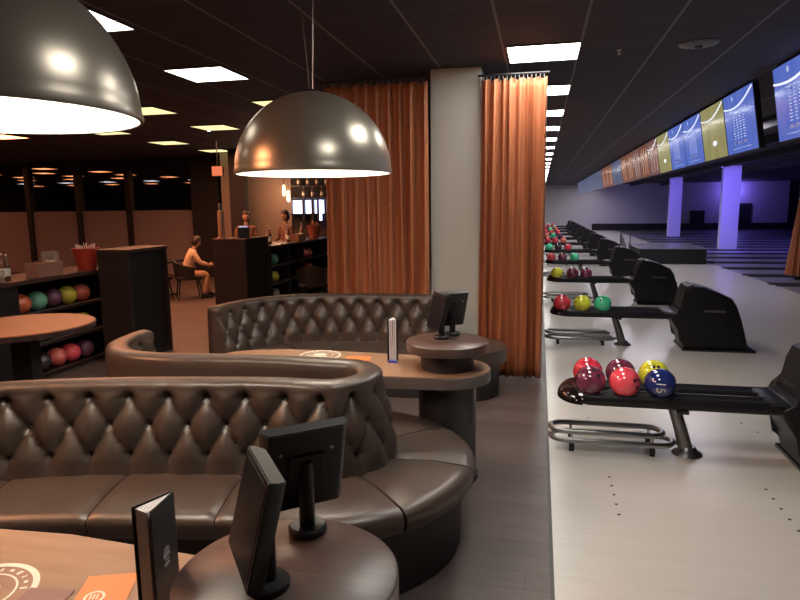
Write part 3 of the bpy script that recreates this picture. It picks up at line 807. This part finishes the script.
for i, y0 in enumerate(yS):
    if y0 > 44: break
    col = scol[i]; n_ = ORD[i]
    cname = dict(blue='blue', olive='olive yellow', pink='pinkish brown', brown='orange brown', grey='greyish blue')[col]
    t = empty('score_screen', (2.30, y0 + .585, 3.15), label='%s score screen, %s in the hanging row over the approach' % (cname, n_), cat='screen', group='score screens in a row')
    W = 1.145 if i else 1.17
    mt = Matrix.Rotation(-tilt, 4, 'Y')     # local: x depth, y width, z down from 0
    b = BM(); box(b, 0.004, .07, -W / 2 - .012, W / 2 + .012, -.755, 0, .006, mtx=mt); obj('housing', b, 'black', t)
    b = BM(); box(b, -.002, .004, -W / 2, W / 2, -.742, -.012, mtx=mt); obj('display', b, SM[col], t)
    b = BM(); tube(b, [(.06, -.35, .03), (.06, -.35, -.05)], .015, 8); tube(b, [(.06, .35, .03), (.06, .35, -.05)], .015, 8); obj('hanger', b, 'black', t)
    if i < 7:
        # pale arc line drawn across the upper part
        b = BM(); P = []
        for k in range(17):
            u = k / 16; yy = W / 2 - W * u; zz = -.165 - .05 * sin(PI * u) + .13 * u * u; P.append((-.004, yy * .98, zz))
        tube(b, P, .009 if i else .012, 6); bmesh.ops.transform(b, matrix=mt, verts=b.verts); obj('arc_line', b, E_line, t)
    if col == 'blue' and i < 5:
        b = BM(); b2 = BM(); rd = random.Random(i)
        for c_ in range(4):
            yy = .22 - c_ * .125
            for r_ in range(11):
                box(b, -.0045, -.0015, yy - .03 - rd.uniform(0, .02), yy + .01 + rd.uniform(0, .02), -.25 - r_ * .032, -.25 - r_ * .032 + .012, mtx=mt)
            box(b2, -.0045, -.0015, yy - .045, yy + .04, -.64, -.605, mtx=mt)
        box(b, -.0045, -.0015, -.3, .3, -.235, -.229, mtx=mt)
        box(b, -.0045, -.0015, -.35, .35, -.69, -.684, mtx=mt)
        obj('score_columns', b, E_lineb, t); obj('score_boxes', b2, E_dark, t)
        b = BM(); lathe(b, [(0, 0), (.03, 0), (.03, .002), (0, .002)], seg=20)
        bmesh.ops.transform(b, matrix=mt @ Matrix.Translation((-.004, .20, -.075)) @ Matrix.Rotation(PI / 2, 4, 'Y'), verts=b.verts); obj('screen_badge', b, E_lineb, t)
    elif col in ('pink', 'brown') :
        b = BM()
        for c_ in range(3): box(b, -.0045, -.0015, -.42 + .3 * c_, -.36 + .3 * c_, -.68, -.10, mtx=mt)
        obj('picture_bars', b, emis('pinkish picture', (.6, .3, .22), .4) if col == 'pink' else emis('orange picture', (.75, .25, .12), .4), t)
    elif col == 'olive':
        b = BM(); lathe(b, [(0, 0), (.10, 0), (.10, .002), (0, .002)], seg=28, sx=.35)
        bmesh.ops.transform(b, matrix=mt @ Matrix.Translation((-.004, -.05, -.53)) @ Matrix.Rotation(PI / 2, 4, 'Y'), verts=b.verts); obj('picture_spot', b, E_line, t)

# beams above the lanes
for i, x in enumerate((3.6, 4.6, 6.0, 8.0)):
    struct('trim_%d' % (94 + i), box(BM(), x, x + .12, -3.8, 45.8, CE - .18, CE - .002), 'black')

# ------------------------------------------------------------------ far end of the approach: low dark platform and ramp
t = empty('low_platform', (3.7, 20.5, 0), label='low black platform with a shiny top across the far approach', cat='platform')
b = BM(); box(b, -.72, 1.15, -.6, 1.9, 0, .44, .01); obj('body', b, 'black_matte', t)
b = BM(); box(b, -.76, 1.19, -.64, 1.94, .44, .475, .008); obj('top', b, mat('shiny violet grey top', (.22, .21, .30), .25), t)
t = empty('ramp_frame', (2.62, 20.3, 0), label='pale triangular metal ramp frame beside the black platform', cat='ramp')
b = BM(); tube(b, [(-.16, 0, .02), (-.16, 0, .95)], .016, 8); obj('upright', b, 'steel', t, True)
b = BM(); tube(b, [(.12, 0, .02), (.12, 0, .92)], .016, 8); obj('upright', b, 'steel', t, True)
b = BM(); prism(b, [(-.15, .42), (-.15, .92), (.04, .46)], -.02, .02, 'y'); obj('side_plate', b, 'steel', t)
b = BM(); tube(b, [(-.16, 0, .3), (.12, 0, .3)], .012, 8); obj('crossbar', b, 'steel', t, True)

# ------------------------------------------------------------------ bar furniture on the left
def rack(name, x0, x1, y0, y1, ztop, label, shelves, part_y, yx=None):
    """open ball cupboard facing +x"""
    t = empty(name, (x0, y0, 0), label=label, cat='cabinet'); w = x1 - x0; l = y1 - y0
    b = BM(); box(b, 0, .03, 0, l, .0, ztop - .05); obj('back_panel', b, 'cab', t)
    for y in [0, l - .03] + [p - y0 for p in part_y]:
        b = BM(); box(b, .03, w, y, y + .03, 0, ztop - .05); obj('side_panel', b, 'cab', t)
    for z in shelves:
        b = BM(); box(b, .03, w - .01, .03, l - .03, z - .02, z, .002); sh = obj('shelf', b, 'cab', t)
        b = BM(); tube(b, [(w - .02, .03, z + .015), (w - .02, l - .03, z + .015)], .009, 8); obj('rail', b, 'steel', sh, True)
    b = BM(); box(b, -.04, w + .05, -.02, l + .0, ztop - .05, ztop, .005); obj('countertop', b, 'counter', t)
    return t
rack('ball_cupboard', -5.75, -5.20, 3.6, 6.75, 1.10, 'dark counter cupboard at the left with shelves of balls', [.72, .375, .04], [5.26])
b = BM(); box(b, 0, .02, 0, 1.62, .02, 1.04)
o = obj('door', b, 'cab_in', bpy.data.objects['ball_cupboard'], loc=(.55, .03, 0))
rowc = [['orange', 'teal', 'plum', 'olive', 'coral'], ['plum', 'silver', 'olive', 'coral', 'yellow'], ['plum', 'black', 'coral', 'pinkred', 'plum']]
for r_, (z, rc) in enumerate(zip((.72, .375, .04), rowc)):
    for j, c_ in enumerate(rc):
        ball(-5.36, 5.46 + j * .226 + (0 if r_ == 0 else -.02), z + .108, c_, '%s ball on the %s shelf of the left cupboard, %s from the left' % (cn.get(c_, c_), ['top', 'middle', 'bottom'][r_], ['first', 'second', 'third', 'fourth', 'fifth'][j]), 'balls in the left cupboard')
def tall_box(x0, x1, y0, y1, z1, label):
    t = empty('tall_cabinet', (x0, y0, 0), label=label, cat='cabinet'); w = x1 - x0; l = y1 - y0
    b = BM(); box(b, 0, .04, 0, l, 0, z1 - .04); box(b, .04, w, 0, .035, 0, z1 - .04); box(b, .04, w, l - .035, l, 0, z1 - .04); box(b, .04, w - .02, .035, l - .035, 0, .06); obj('carcass', b, 'cab', t)
    b = BM(); box(b, 0, w + .01, -.01, l + .01, z1 - .04, z1, .004); obj('top', b, 'counter', t)
    b = BM(); box(b, w - .06, w - .04, .04, l - .04, .06, z1 - .05); obj('recessed_panel', b, 'cab_in', t)
    return t
tall_box(-5.02, -4.62, 6.27, 7.05, 1.35, 'tall dark cabinet standing at the end of the left cupboard')
tall_box(-5.20, -4.62, 9.22, 10.10, 1.32, 'tall dark cabinet in front of the bar pillar')
rack('ball_cupboard', -5.12, -4.60, 10.14, 13.3, 1.15, 'dark counter cupboard with balls left of the curtain', [.77, .45, .14], [10.95, 11.7])
for r_, z in enumerate((.77, .45, .14)):
    for j, y in enumerate((10.52, 12.02, 12.26)):
        c_ = [['teal', 'coral', 'coral'], ['olive', 'red', 'coral'], ['silver', 'coral', 'red']][r_][j]
        ball(-4.74, y, z + .108, c_, '%s ball on the %s shelf of the cupboard by the curtain, %s one' % (cn.get(c_, c_), ['top', 'middle', 'bottom'][r_], ['left', 'middle', 'right'][j]), 'balls in the cupboard by the curtain')

# high round table at the left
t = empty('bar_table', (-3.82, 3.90, 0), label='round orange-brown bar table at the left edge before the ball shelves', cat='table')
obj('tabletop', lathe(BM(), [(0, .90), (.48, .90), (.495, .91), (.495, .942), (.488, .95), (0, .95)], seg=72), 'hitable', t, True)
obj('edge_band', lathe(BM(), [(.494, .905), (.499, .905), (.499, .943), (.494, .943)], seg=72), 'cab', t, True)
b = BM(); box(b, -.09, .09, -.05, .05, .02, .90, .004); obj('leg', b, 'cab_in', t)
b = BM(); box(b, -.24, .24, -.24, .24, 0, .02, .004); obj('base', b, 'cab_in', t)

# things on the left counter
zc = 1.10
t = empty('bucket', (-5.24, 6.36, zc), label='red bucket full of napkins on the left counter', cat='bucket')
obj('pail', lathe(BM(), [(0, .002), (.10, .002), (.145, .245), (.152, .25), (.152, .262), (.14, .262), (.095, .012), (0, .012)], seg=40), 'red_bucket', t, True)
for k in range(6):
    a = k * 1.05; b = BM(); prism(b, [(-.03, .06), (.03, .06), (.045, .30 + .015 * (k % 3)), (-.04, .285)], -.0015, .0015, 'y', mtx=Matrix.Translation((.07 * cos(a), .07 * sin(a), 0)) @ Matrix.Rotation(a, 4, 'Z')); obj('napkin', b, mat('napkin %d' % k, (.7, .5, .42), .7), t)
def bottle(x, y, z, label, h=.26, r=.03, m='amber', grp='bottles on the left counter', capm='cream'):
    t = empty('bottle', (x, y, z), label=label, cat='bottle', group=grp)
    obj('body', lathe(BM(), [(0, .001), (r, .001), (r, h * .58), (r * .8, h * .68), (r * .38, h * .78), (r * .36, h * .96), (0, h * .96)], seg=24), m, t, True)
    obj('cap', lathe(BM(), [(r * .42, h * .94), (r * .42, h), (0, h)], seg=16), capm, t, True)
    obj('paper_label', lathe(BM(), [(r + .0008, h * .18), (r + .0008, h * .48)], seg=24), 'cream', t, True)
    return t
def crate(x, y, z, w, l, h, m, label, name='card_holder'):
    t = empty(name, (x, y, z), label=label, cat='box')
    b = BM(); box(b, -w / 2, w / 2, -l / 2, l / 2, 0, .01); box(b, w / 2 - .01, w / 2, -l / 2, l / 2, .01, h); box(b, -w / 2, -w / 2 + .01, -l / 2, l / 2, .01, h)
    box(b, -w / 2 + .01, w / 2 - .01, -l / 2, -l / 2 + .01, .01, h); box(b, -w / 2 + .01, w / 2 - .01, l / 2 - .01, l / 2, .01, h); obj('tray', b, m, t)
    for k in range(4):
        b = BM(); box(b, -w / 2 + .02, w / 2 - .02, -l / 2 + .03 + k * l * .22, -l / 2 + .034 + k * l * .22, .01, h * (1.05 + .05 * (k % 2))); obj('card', b, ['paperbag', 'cream'][k == 3], t)
    return t
crate(-5.25, 5.72, zc, .16, .36, .15, 'paperbag', 'brown condiment box with cards next to the red bucket')
for k, (yy, xx) in enumerate(((5.14, -5.22), (5.26, -5.28), (5.05, -5.30))):
    bottle(xx, yy, zc, 'slim capped bottle on the left counter, %s' % ['nearest the front edge', 'rightmost', 'leftmost'][k], .29 - .02 * k, .03)
for k, yy in enumerate((5.10, 5.20)):
    t = empty('drinking_glass', (-5.16, yy - .14, zc), label='small pale drinking glass on the left counter, %s' % ['left one', 'right one'][k], cat='glass', group='glasses on the left counter')
    obj('bowl', lathe(BM(), [(0, .002), (.028, .002), (.034, .13), (.032, .13), (.026, .01), (0, .01)], seg=24), 'glass', t, True)
for k in range(3):
    t = empty('wine_glass', (-5.40 + .01 * k, 5.90 + .07 * k, zc), label='clear stemmed glass behind the condiment box, %s' % ['left', 'middle', 'right'][k], cat='glass', group='stemmed glasses on the left counter')
    obj('bowl', lathe(BM(), [(0, .12), (.03, .14), (.038, .19), (.03, .25), (.028, .25), (.035, .19), (.028, .145), (0, .13)], seg=24), 'glass', t, True)
    obj('stem', lathe(BM(), [(0, .001), (.032, .001), (.03, .004), (.004, .01), (.004, .12), (0, .12)], seg=20), 'glass', t, True)

# things on the far counters
t = empty('column_dispenser', (-5.10, 9.36, 1.32), label='tall tan dispenser standing on the tall cabinet by the bar', cat='dispenser')
obj('column', lathe(BM(), [(0, 0), (.08, 0), (.08, .012), (.055, .02), (.05, .42), (.035, .46), (0, .46)], seg=28), mat('tan dispenser', (.42, .22, .13), .4), t, True)
obj('cap', lathe(BM(), [(.03, .455), (.035, .54), (.02, .57), (0, .57)], seg=20), 'grey_plastic', t, True)
t = empty('payment_terminal', (-4.84, 9.62, 1.32), math.radians(30), label='small dark payment terminal with red front on the tall cabinet', cat='terminal')
b = BM(); prism(b, [(-.10, 0), (.08, 0), (.08, .05), (-.04, .17), (-.10, .17)], -.09, .09, 'x', bev=.006); obj('body', b, 'black', t)
b = BM(); box(b, -.08, .08, .06, .16, .0, .035, .004); obj('front', b, 'red_bucket', t)
b = BM(); box(b, -.07, .07, -.02, .0, .16, .19); obj('display', b, emis('tiny display', (.5, .6, .9), .5), t)
for k, (x, y, h, m_) in enumerate(((-4.80, 10.55, .30, 'amber'), (-4.92, 10.75, .34, 'glass'), (-4.75, 11.3, .28, 'amber'), (-4.90, 11.6, .33, 'glass'), (-4.74, 12.0, .30, 'amber'), (-4.85, 12.25, .34, 'glass'))):
    bottle(x, y, 1.15, 'bottle on the counter by the curtain, %s from the left' % ['first', 'second', 'third', 'fourth', 'fifth', 'sixth'][k], h, .035, m_, 'bottles on the counter by the curtain')
t = empty('bucket', (-4.75, 12.75, 1.15), label='small reddish bucket on the counter by the curtain', cat='bucket')
obj('pail', lathe(BM(), [(0, .002), (.10, .002), (.15, .26), (.156, .27), (.145, .27), (.095, .012), (0, .012)], seg=32), mat('dull red pail', (.30, .08, .06), .4), t, True)
for k in range(5):
    a = k * 1.25; b = BM(); prism(b, [(-.02, .05), (.02, .05), (.03, .34 + .03 * (k % 3)), (-.03, .33)], -.002, .002, 'y', mtx=Matrix.Translation((.06 * cos(a), .06 * sin(a), 0)) @ Matrix.Rotation(a, 4, 'Z')); obj('napkin', b, 'paperbag', t)
crate(-4.8, 11.9, 1.15, .2, .4, .12, 'paperbag', 'brown card box on the counter left of the small bucket')

# exit style sign
t = empty('wall_sign', (-6.18, 11.3, 2.53), label='small glowing orange sign high above the tall cabinet', cat='sign')
b = BM(); box(b, -.115, .115, 0, .05, -.095, .095, .005); obj('housing', b, 'black', t)
b = BM(); box(b, -.11, .11, -.006, 0, -.09, .09); obj('face', b, mat('orange sign', (.10, .03, .02), .5, emit=(.9, .22, .10), estr=.55), t)
b = BM(); tube(b, [(0, .025, .095), (0, .025, CE - 2.54)], .01, 8); obj('hanger', b, 'black', t)

# back bar, lit shelf and wall lights
t = empty('back_bar_display', (-5.25, 14.05, 0), label='lit back bar shelf with blue and white glow at the far end', cat='shelf')
b = BM(); box(b, -.58, .85, .20, .26, .0, 2.75); obj('back_panel', b, 'wallblack', t)
b = BM(); box(b, -.55, .42, .12, .19, 1.66, 1.98); obj('light_panel', b, emis('blue white light box', (.55, .65, 1.), 2.2), t)
for x in (-.25, -.02, .12, .30):
    b = BM(); box(b, x - .03, x + .03, .02, .10, 1.5, 2.0); obj('divider', b, 'black', t)
for z in (1.64, 2.02, 2.3):
    b = BM(); box(b, -.58, .80, .0, .19, z, z + .025); obj('shelf_board', b, 'black', t)
b = BM(); box(b, .16, .21, -.01, .03, 1.50, 1.98); obj('light_tube', b, emis('blue tube', (.4, .5, 1.), 4), t)
b = BM(); box(b, -.58, .85, .0, .2, 0, 1.30); obj('cabinet', b, 'cab', t)
for k in range(9):
    bottle(-5.62 + .115 * k, 14.12, 2.045 if k % 2 else 2.325, 'bottle on the upper back bar shelf, %s from the left' % ['first', 'second', 'third', 'fourth', 'fifth', 'sixth', 'seventh', 'eighth', 'ninth'][k], .24, .035, 'glass' if k % 2 else 'amber', 'bottles on the back bar')
for k, (x, z) in enumerate(((-6.02, 2.22), (-5.84, 2.08))):
    t = empty('wall_lamp', (x, 14.17 if k == 0 else 14.0, z), label=['small glowing wall lamp on the beige wall, upper one', 'small glowing lamp hanging just right of the beige wall'][k], cat='lamp')
    obj('shade', lathe(BM(), [(0, -.14), (.035, -.12), (.04, .0), (.03, .12), (0, .14)], seg=20), emis('lamp glow %d' % k, (1., .62, .32), 4 if k else 2.2), t, True)
    b = BM(); tube(b, [(0, 0, .14), (0, 0, CE - z)], .006, 6); obj('cable', b, 'black', t)

# ------------------------------------------------------------------ chairs and small table in the bar
def lounge_chair(x, y, rz, label, m='cab_in'):
    t = empty('lounge_chair', (x, y, 0), rz, label=label, cat='chair')
    b = BM(); box(b, -.24, .24, -.24, .24, .40, .47, .02); obj('seat', b, m, t, True)
    b = BM(); G = []
    for i in range(17):
        a = math.radians(200 - 220 * i / 16); row = []
        hh = .80 - .16 * abs(i - 8) / 8
        for rr_, z in ((.26, .44), (.29, hh), (.25, hh), (.225, .46)): row.append(b.verts.new((rr_ * cos(a), rr_ * sin(a), z)))
        G.append(row)
    for A, B_ in zip(G, G[1:]):
        for j in range(4): b.faces.new((A[j], A[(j + 1) % 4], B_[(j + 1) % 4], B_[j]))
    b.faces.new(G[0]); b.faces.new(G[-1][::-1]); obj('backrest', b, m, t, True)
    for sx in (-1, 1):
        for sy in (-1, 1):
            b = BM(); tube(b, [(sx * .18, sy * .18, .41), (sx * .23, sy * .23, 0)], [.018, .012], 10); obj('leg', b, 'black', t, True)
    return t
lounge_chair(-6.92, 11.25, math.radians(128), 'dark chair under the seated person')
lounge_chair(-7.42, 10.9, math.radians(100), 'empty dark chair in front of the seated person')
lounge_chair(-4.0, 10.55, math.radians(200), 'dark barrel chair beside the cupboard by the curtain', mat('brown chair leather', (.06, .035, .03), .3))
t = empty('low_table', (-7.75, 11.6, 0), label='low dark table left of the seated person', cat='table')
b = BM(); box(b, -.35, .35, -.35, .35, .70, .74, .005); obj('tabletop', b, 'cab_in', t)
b = BM(); box(b, -.05, .05, -.05, .05, .02, .70); obj('leg', b, 'black', t)
b = BM(); box(b, -.22, .22, -.22, .22, 0, .02); obj('base', b, 'black', t)

# ------------------------------------------------------------------ people
def skin_body(name, joints, edges, m, parent, root_i=0):
    me = bpy.data.meshes.new(name); me.from_pydata([j[0] for j in joints], edges, []); me.update(); me.materials.append(M[m])
    o = bpy.data.objects.new(name, me); C.objects.link(o); o.parent = parent
    md = o.modifiers.new('skin', 'SKIN'); md.use_smooth_shade = True
    sk = me.skin_vertices[0].data if me.skin_vertices else None
    if sk is None:
        bpy.context.view_layer.objects.active = o
        sk = o.data.skin_vertices[0].data
    for i, j in enumerate(joints):
        r = j[1]; sk[i].radius = r if isinstance(r, tuple) else (r, r)
        sk[i].use_root = (i == root_i)
    s2 = o.modifiers.new('sub', 'SUBSURF'); s2.levels = 2; s2.render_levels = 2
    return o
def hand(parent, w, d, u, m='skin'):
    """five bent fingers from wrist w, pointing along d, u = palm-side width axis"""
    d = Vector(d).normalized(); u = Vector(u).normalized(); n = d.cross(u)
    w = Vector(w); J = [(tuple(w), (.024, .018)), (tuple(w + d * .045), (.034, .016)), (tuple(w + d * .085), (.036, .015))]; E = [(0, 1), (1, 2)]
    for k, (o_, l) in enumerate(((-.028, .060), (-.010, .072), (.009, .068), (.027, .052))):
        a = len(J); J += [(tuple(w + d * .095 + u * o_), (.009, .009)), (tuple(w + d * (.095 + l * .5) + u * o_ * 1.1 + n * .008), (.008, .008)), (tuple(w + d * (.095 + l * .9) + u * o_ * 1.1 + n * .03), (.007, .007))]
        E += [(2, a), (a, a + 1), (a + 1, a + 2)]
    a = len(J); J += [(tuple(w + d * .05 - u * .045), (.011, .011)), (tuple(w + d * .085 - u * .062 + n * .012), (.009, .009))]; E += [(1, a), (a, a + 1)]
    return skin_body('hand', J, E, m, parent, 0)
def head(parent, c, face, tiltv=0, hair_len=.10):
    """head ellipsoid with nose, eyes, mouth, ears; face = direction angle in plan"""
    g_ = bpy.data.objects.new('head', None)
    b = BM(); bmesh.ops.create_uvsphere(b, u_segments=24, v_segments=16, radius=1)
    for v in b.verts:
        x, y, z = v.co
        j = 1 - .22 * max(0, -z) ** 1.3
        v.co = Vector((x * .088 * j + (.012 if z < 0 else 0) * -z, y * .073 * j, z * .115))
        if abs(v.co.y) < .014 and v.co.x > .05 and -.03 < v.co.z < .02: v.co.x += .018 * (1 - (v.co.z + .005) / .03 * .5)
    R_ = Matrix.Translation(c) @ Matrix.Rotation(face, 4, 'Z') @ Matrix.Rotation(tiltv, 4, 'Y')
    bmesh.ops.transform(b, matrix=R_, verts=b.verts); hd = obj('head', b, 'skin', parent, True)
    for s in (-1, 1):
        b = BM(); bmesh.ops.create_uvsphere(b, u_segments=10, v_segments=8, radius=.011, matrix=R_ @ Matrix.Translation((.078, s * .03, .008))); obj('eye', b, 'hair', hd, True)
        b = BM(); bmesh.ops.create_uvsphere(b, u_segments=10, v_segments=8, radius=.022, matrix=R_ @ Matrix.Translation((-.002, s * .074, -.005)) @ Matrix.Scale(.35, 4, (0, 1, 0)) @ Matrix.Scale(1.3, 4, (0, 0, 1))); obj('ear', b, 'skin', hd, True)
    b = BM(); bmesh.ops.create_uvsphere(b, u_segments=12, v_segments=6, radius=.02, matrix=R_ @ Matrix.Translation((.078, 0, -.055)) @ Matrix.Scale(.3, 4, (0, 0, 1)) @ Matrix.Scale(.5, 4, (1, 0, 0))); obj('mouth', b, mat('lips', (.4, .12, .10), .5), hd, True)
    b = BM(); bmesh.ops.create_uvsphere(b, u_segments=24, v_segments=16, radius=1)
    for v in b.verts:
        x, y, z = v.co; fx = .112 if x < 0 else .092
        zz = z * .128 + .016
        if z < 0 and x < .15: zz = z * hair_len
        if x > .15 and z < .25: x = .15; 
        v.co = Vector((x * fx - .006, y * .098, max(zz, -hair_len)))
    bmesh.ops.transform(b, matrix=R_, verts=b.verts); obj('hair', b, 'hair', parent, True)
    return hd
# seated person in a cream sweater, leaning forward to the right
t = empty('person', (-6.92, 11.25, 0), math.radians(38), label='seated person in a cream sweater leaning forward in the bar', cat='person')
V = lambda *a: a
J = [((-.05, 0, .55), (.14, .12)), ((0, 0, .75), (.13, .11)), ((.08, 0, .95), (.16, .12)), ((.14, 0, 1.08), (.10, .09)),
     ((.12, .17, 1.02), .062), ((.24, .22, .80), .048), ((.42, .12, .74), .036), ((.12, -.17, 1.02), .062), ((.24, -.22, .80), .048), ((.42, -.12, .74), .036)]
skin_body('sweater', J, [(0, 1), (1, 2), (2, 3), (2, 4), (4, 5), (5, 6), (2, 7), (7, 8), (8, 9)], 'shirt_cream', t)
J = [((-.05, 0, .54), (.13, .11)), ((.0, .10, .54), .085), ((.40, .12, .54), .062), ((.46, .12, .10), .042), ((0, -.10, .54), .085), ((.40, -.12, .54), .062), ((.30, -.12, .10), .042)]
skin_body('trousers', J, [(0, 1), (1, 2), (2, 3), (0, 4), (4, 5), (5, 6)], 'trousers_tan', t)
J = [((.14, 0, 1.06), .05), ((.18, 0, 1.16), .045)]
skin_body('neck', J, [(0, 1)], 'skin', t)
head(t, (.22, 0, 1.24), 0, .45, .10)
t.scale = (.92, .92, .92)
hand(t, (.42, .12, .74), (1, -.3, -.1), (0, 0, 1)); hand(t, (.42, -.12, .74), (1, .3, -.1), (0, 0, -1))
for y_, x_ in ((.12, .46), (-.12, .30)):
    b = BM(); prism(b, [(-.07, 0), (.19, 0), (.19, .03), (.10, .07), (.04, .11), (-.07, .10)], y_ - .042, y_ + .042, 'y', bev=.012, mtx=Matrix.Translation((x_, 0, 0))); obj('shoe', b, 'black', t, True)
def standing(x, y, rz, label, shirt):
    t = empty('person', (x, y, 0), rz, label=label, cat='person')
    J = [((0, 0, .92), (.10, .15)), ((0, 0, 1.12), (.095, .13)), ((.01, 0, 1.32), (.10, .16)), ((0, 0, 1.42), (.06, .08)),
         ((0, .19, 1.38), .058), ((.04, .24, 1.12), .045), ((.24, .18, 1.05), .034), ((0, -.19, 1.38), .058), ((.04, -.24, 1.12), .045), ((.24, -.18, 1.05), .034)]
    skin_body('shirt', J, [(0, 1), (1, 2), (2, 3), (2, 4), (4, 5), (5, 6), (2, 7), (7, 8), (8, 9)], shirt, t)
    J = [((0, 0, .93), (.10, .14)), ((0, .09, .84), .085), ((.01, .10, .48), .058), ((-.01, .10, .10), .040), ((0, -.09, .84), .085), ((.01, -.10, .48), .058), ((-.01, -.10, .10), .040)]
    skin_body('trousers', J, [(0, 1), (1, 2), (2, 3), (0, 4), (4, 5), (5, 6)], 'cab_in', t)
    skin_body('neck', [((0, 0, 1.40), .05), ((.01, 0, 1.52), .045)], [(0, 1)], 'skin', t)
    head(t, (.02, 0, 1.62), 0, .12, .13)
    hand(t, (.24, .18, 1.05), (1, -.2, 0), (0, .1, 1)); hand(t, (.24, -.18, 1.05), (1, .2, 0), (0, .1, -1))
    for y_ in (.10, -.10):
        b = BM(); prism(b, [(-.07, 0), (.19, 0), (.19, .03), (.10, .07), (.04, .11), (-.07, .10)], y_ - .042, y_ + .042, 'y', bev=.012); obj('shoe', b, 'black', t, True)
    return t
standing(-6.42, 12.9, math.radians(-60), 'dark-haired person behind the bar, standing left in front of the beige wall', 'shirt_dark')
standing(-5.55, 13.1, math.radians(-120), 'person behind the bar standing beside the glowing lamp', 'shirt_dark')

# ------------------------------------------------------------------ extra light
def area(name, loc, target, size, power, col, sy=None):
    ld = bpy.data.lights.new(name, 'AREA'); ld.energy = power; ld.color = col; ld.size = size
    if sy: ld.shape = 'RECTANGLE'; ld.size_y = sy
    o = bpy.data.objects.new(name, ld); C.objects.link(o); o.location = loc
    o.rotation_euler = (Vector(target) - Vector(loc)).to_track_quat('-Z', 'Y').to_euler(); return o
def spot(name, loc, target, power, col, ang, blend=.5):
    ld = bpy.data.lights.new(name, 'SPOT'); ld.energy = power; ld.color = col; ld.spot_size = math.radians(ang); ld.spot_blend = blend; ld.shadow_soft_size = .05
    o = bpy.data.objects.new(name, ld); C.objects.link(o); o.location = loc
    o.rotation_euler = (Vector(target) - Vector(loc)).to_track_quat('-Z', 'Y').to_euler(); return o
BL = (.22, .16, 1.)
spot('pillar_wash', (6.0, 23.2, 3.0), (7.0, 26.0, 1.3), 620, BL, 90)
spot('pillar_wash', (6.0, 33.2, 3.0), (7.0, 36.0, 1.3), 330, BL, 90)
area('lane_glow', (13, 30, 3.05), (13, 30, 0), 6, 90, BL, 12)
area('lane_glow', (9, 19, 3.05), (8, 19, 0), 3, 40, (.45, .42, 1.), 6)
ld = bpy.data.lights.new('wall_flare', 'POINT'); ld.energy = 60; ld.color = BL; ld.shadow_soft_size = .1
o = bpy.data.objects.new('wall_flare', ld); C.objects.link(o); o.location = (12.6, 45.2, 2.65)
area('approach_wash', (3.3, 28.5, 3.12), (3.3, 28.5, 0), .5, 250, (.92, .86, 1.), 33)
# warm bar light
area('bar_glow', (-7.0, 10, 3.1), (-7.0, 10, 0), 2.5, 200, (1., .36, .17), 6)
area('bar_glow', (-3.9, 1.9, 3.1), (-2.4, 1.9, .6), 1.0, 85, (1., .40, .18), 1.0)
for z_, x_ in ((2.2, -6.2), ):
    ld = bpy.data.lights.new('bar_lamp', 'POINT'); ld.energy = 14; ld.color = (1, .6, .35); ld.shadow_soft_size = .1
    o = bpy.data.objects.new('bar_lamp', ld); C.objects.link(o); o.location = (-6.0, 13.6, 2.2)

w = bpy.data.worlds.new('world'); S.world = w; w.use_nodes = True
w.node_tree.nodes['Background'].inputs[0].default_value = (.02, .02, .03, 1); w.node_tree.nodes['Background'].inputs[1].default_value = .3
S.view_settings.view_transform = 'Standard'; S.view_settings.look = 'None'; S.view_settings.exposure = 0.4; S.view_settings.gamma = 1
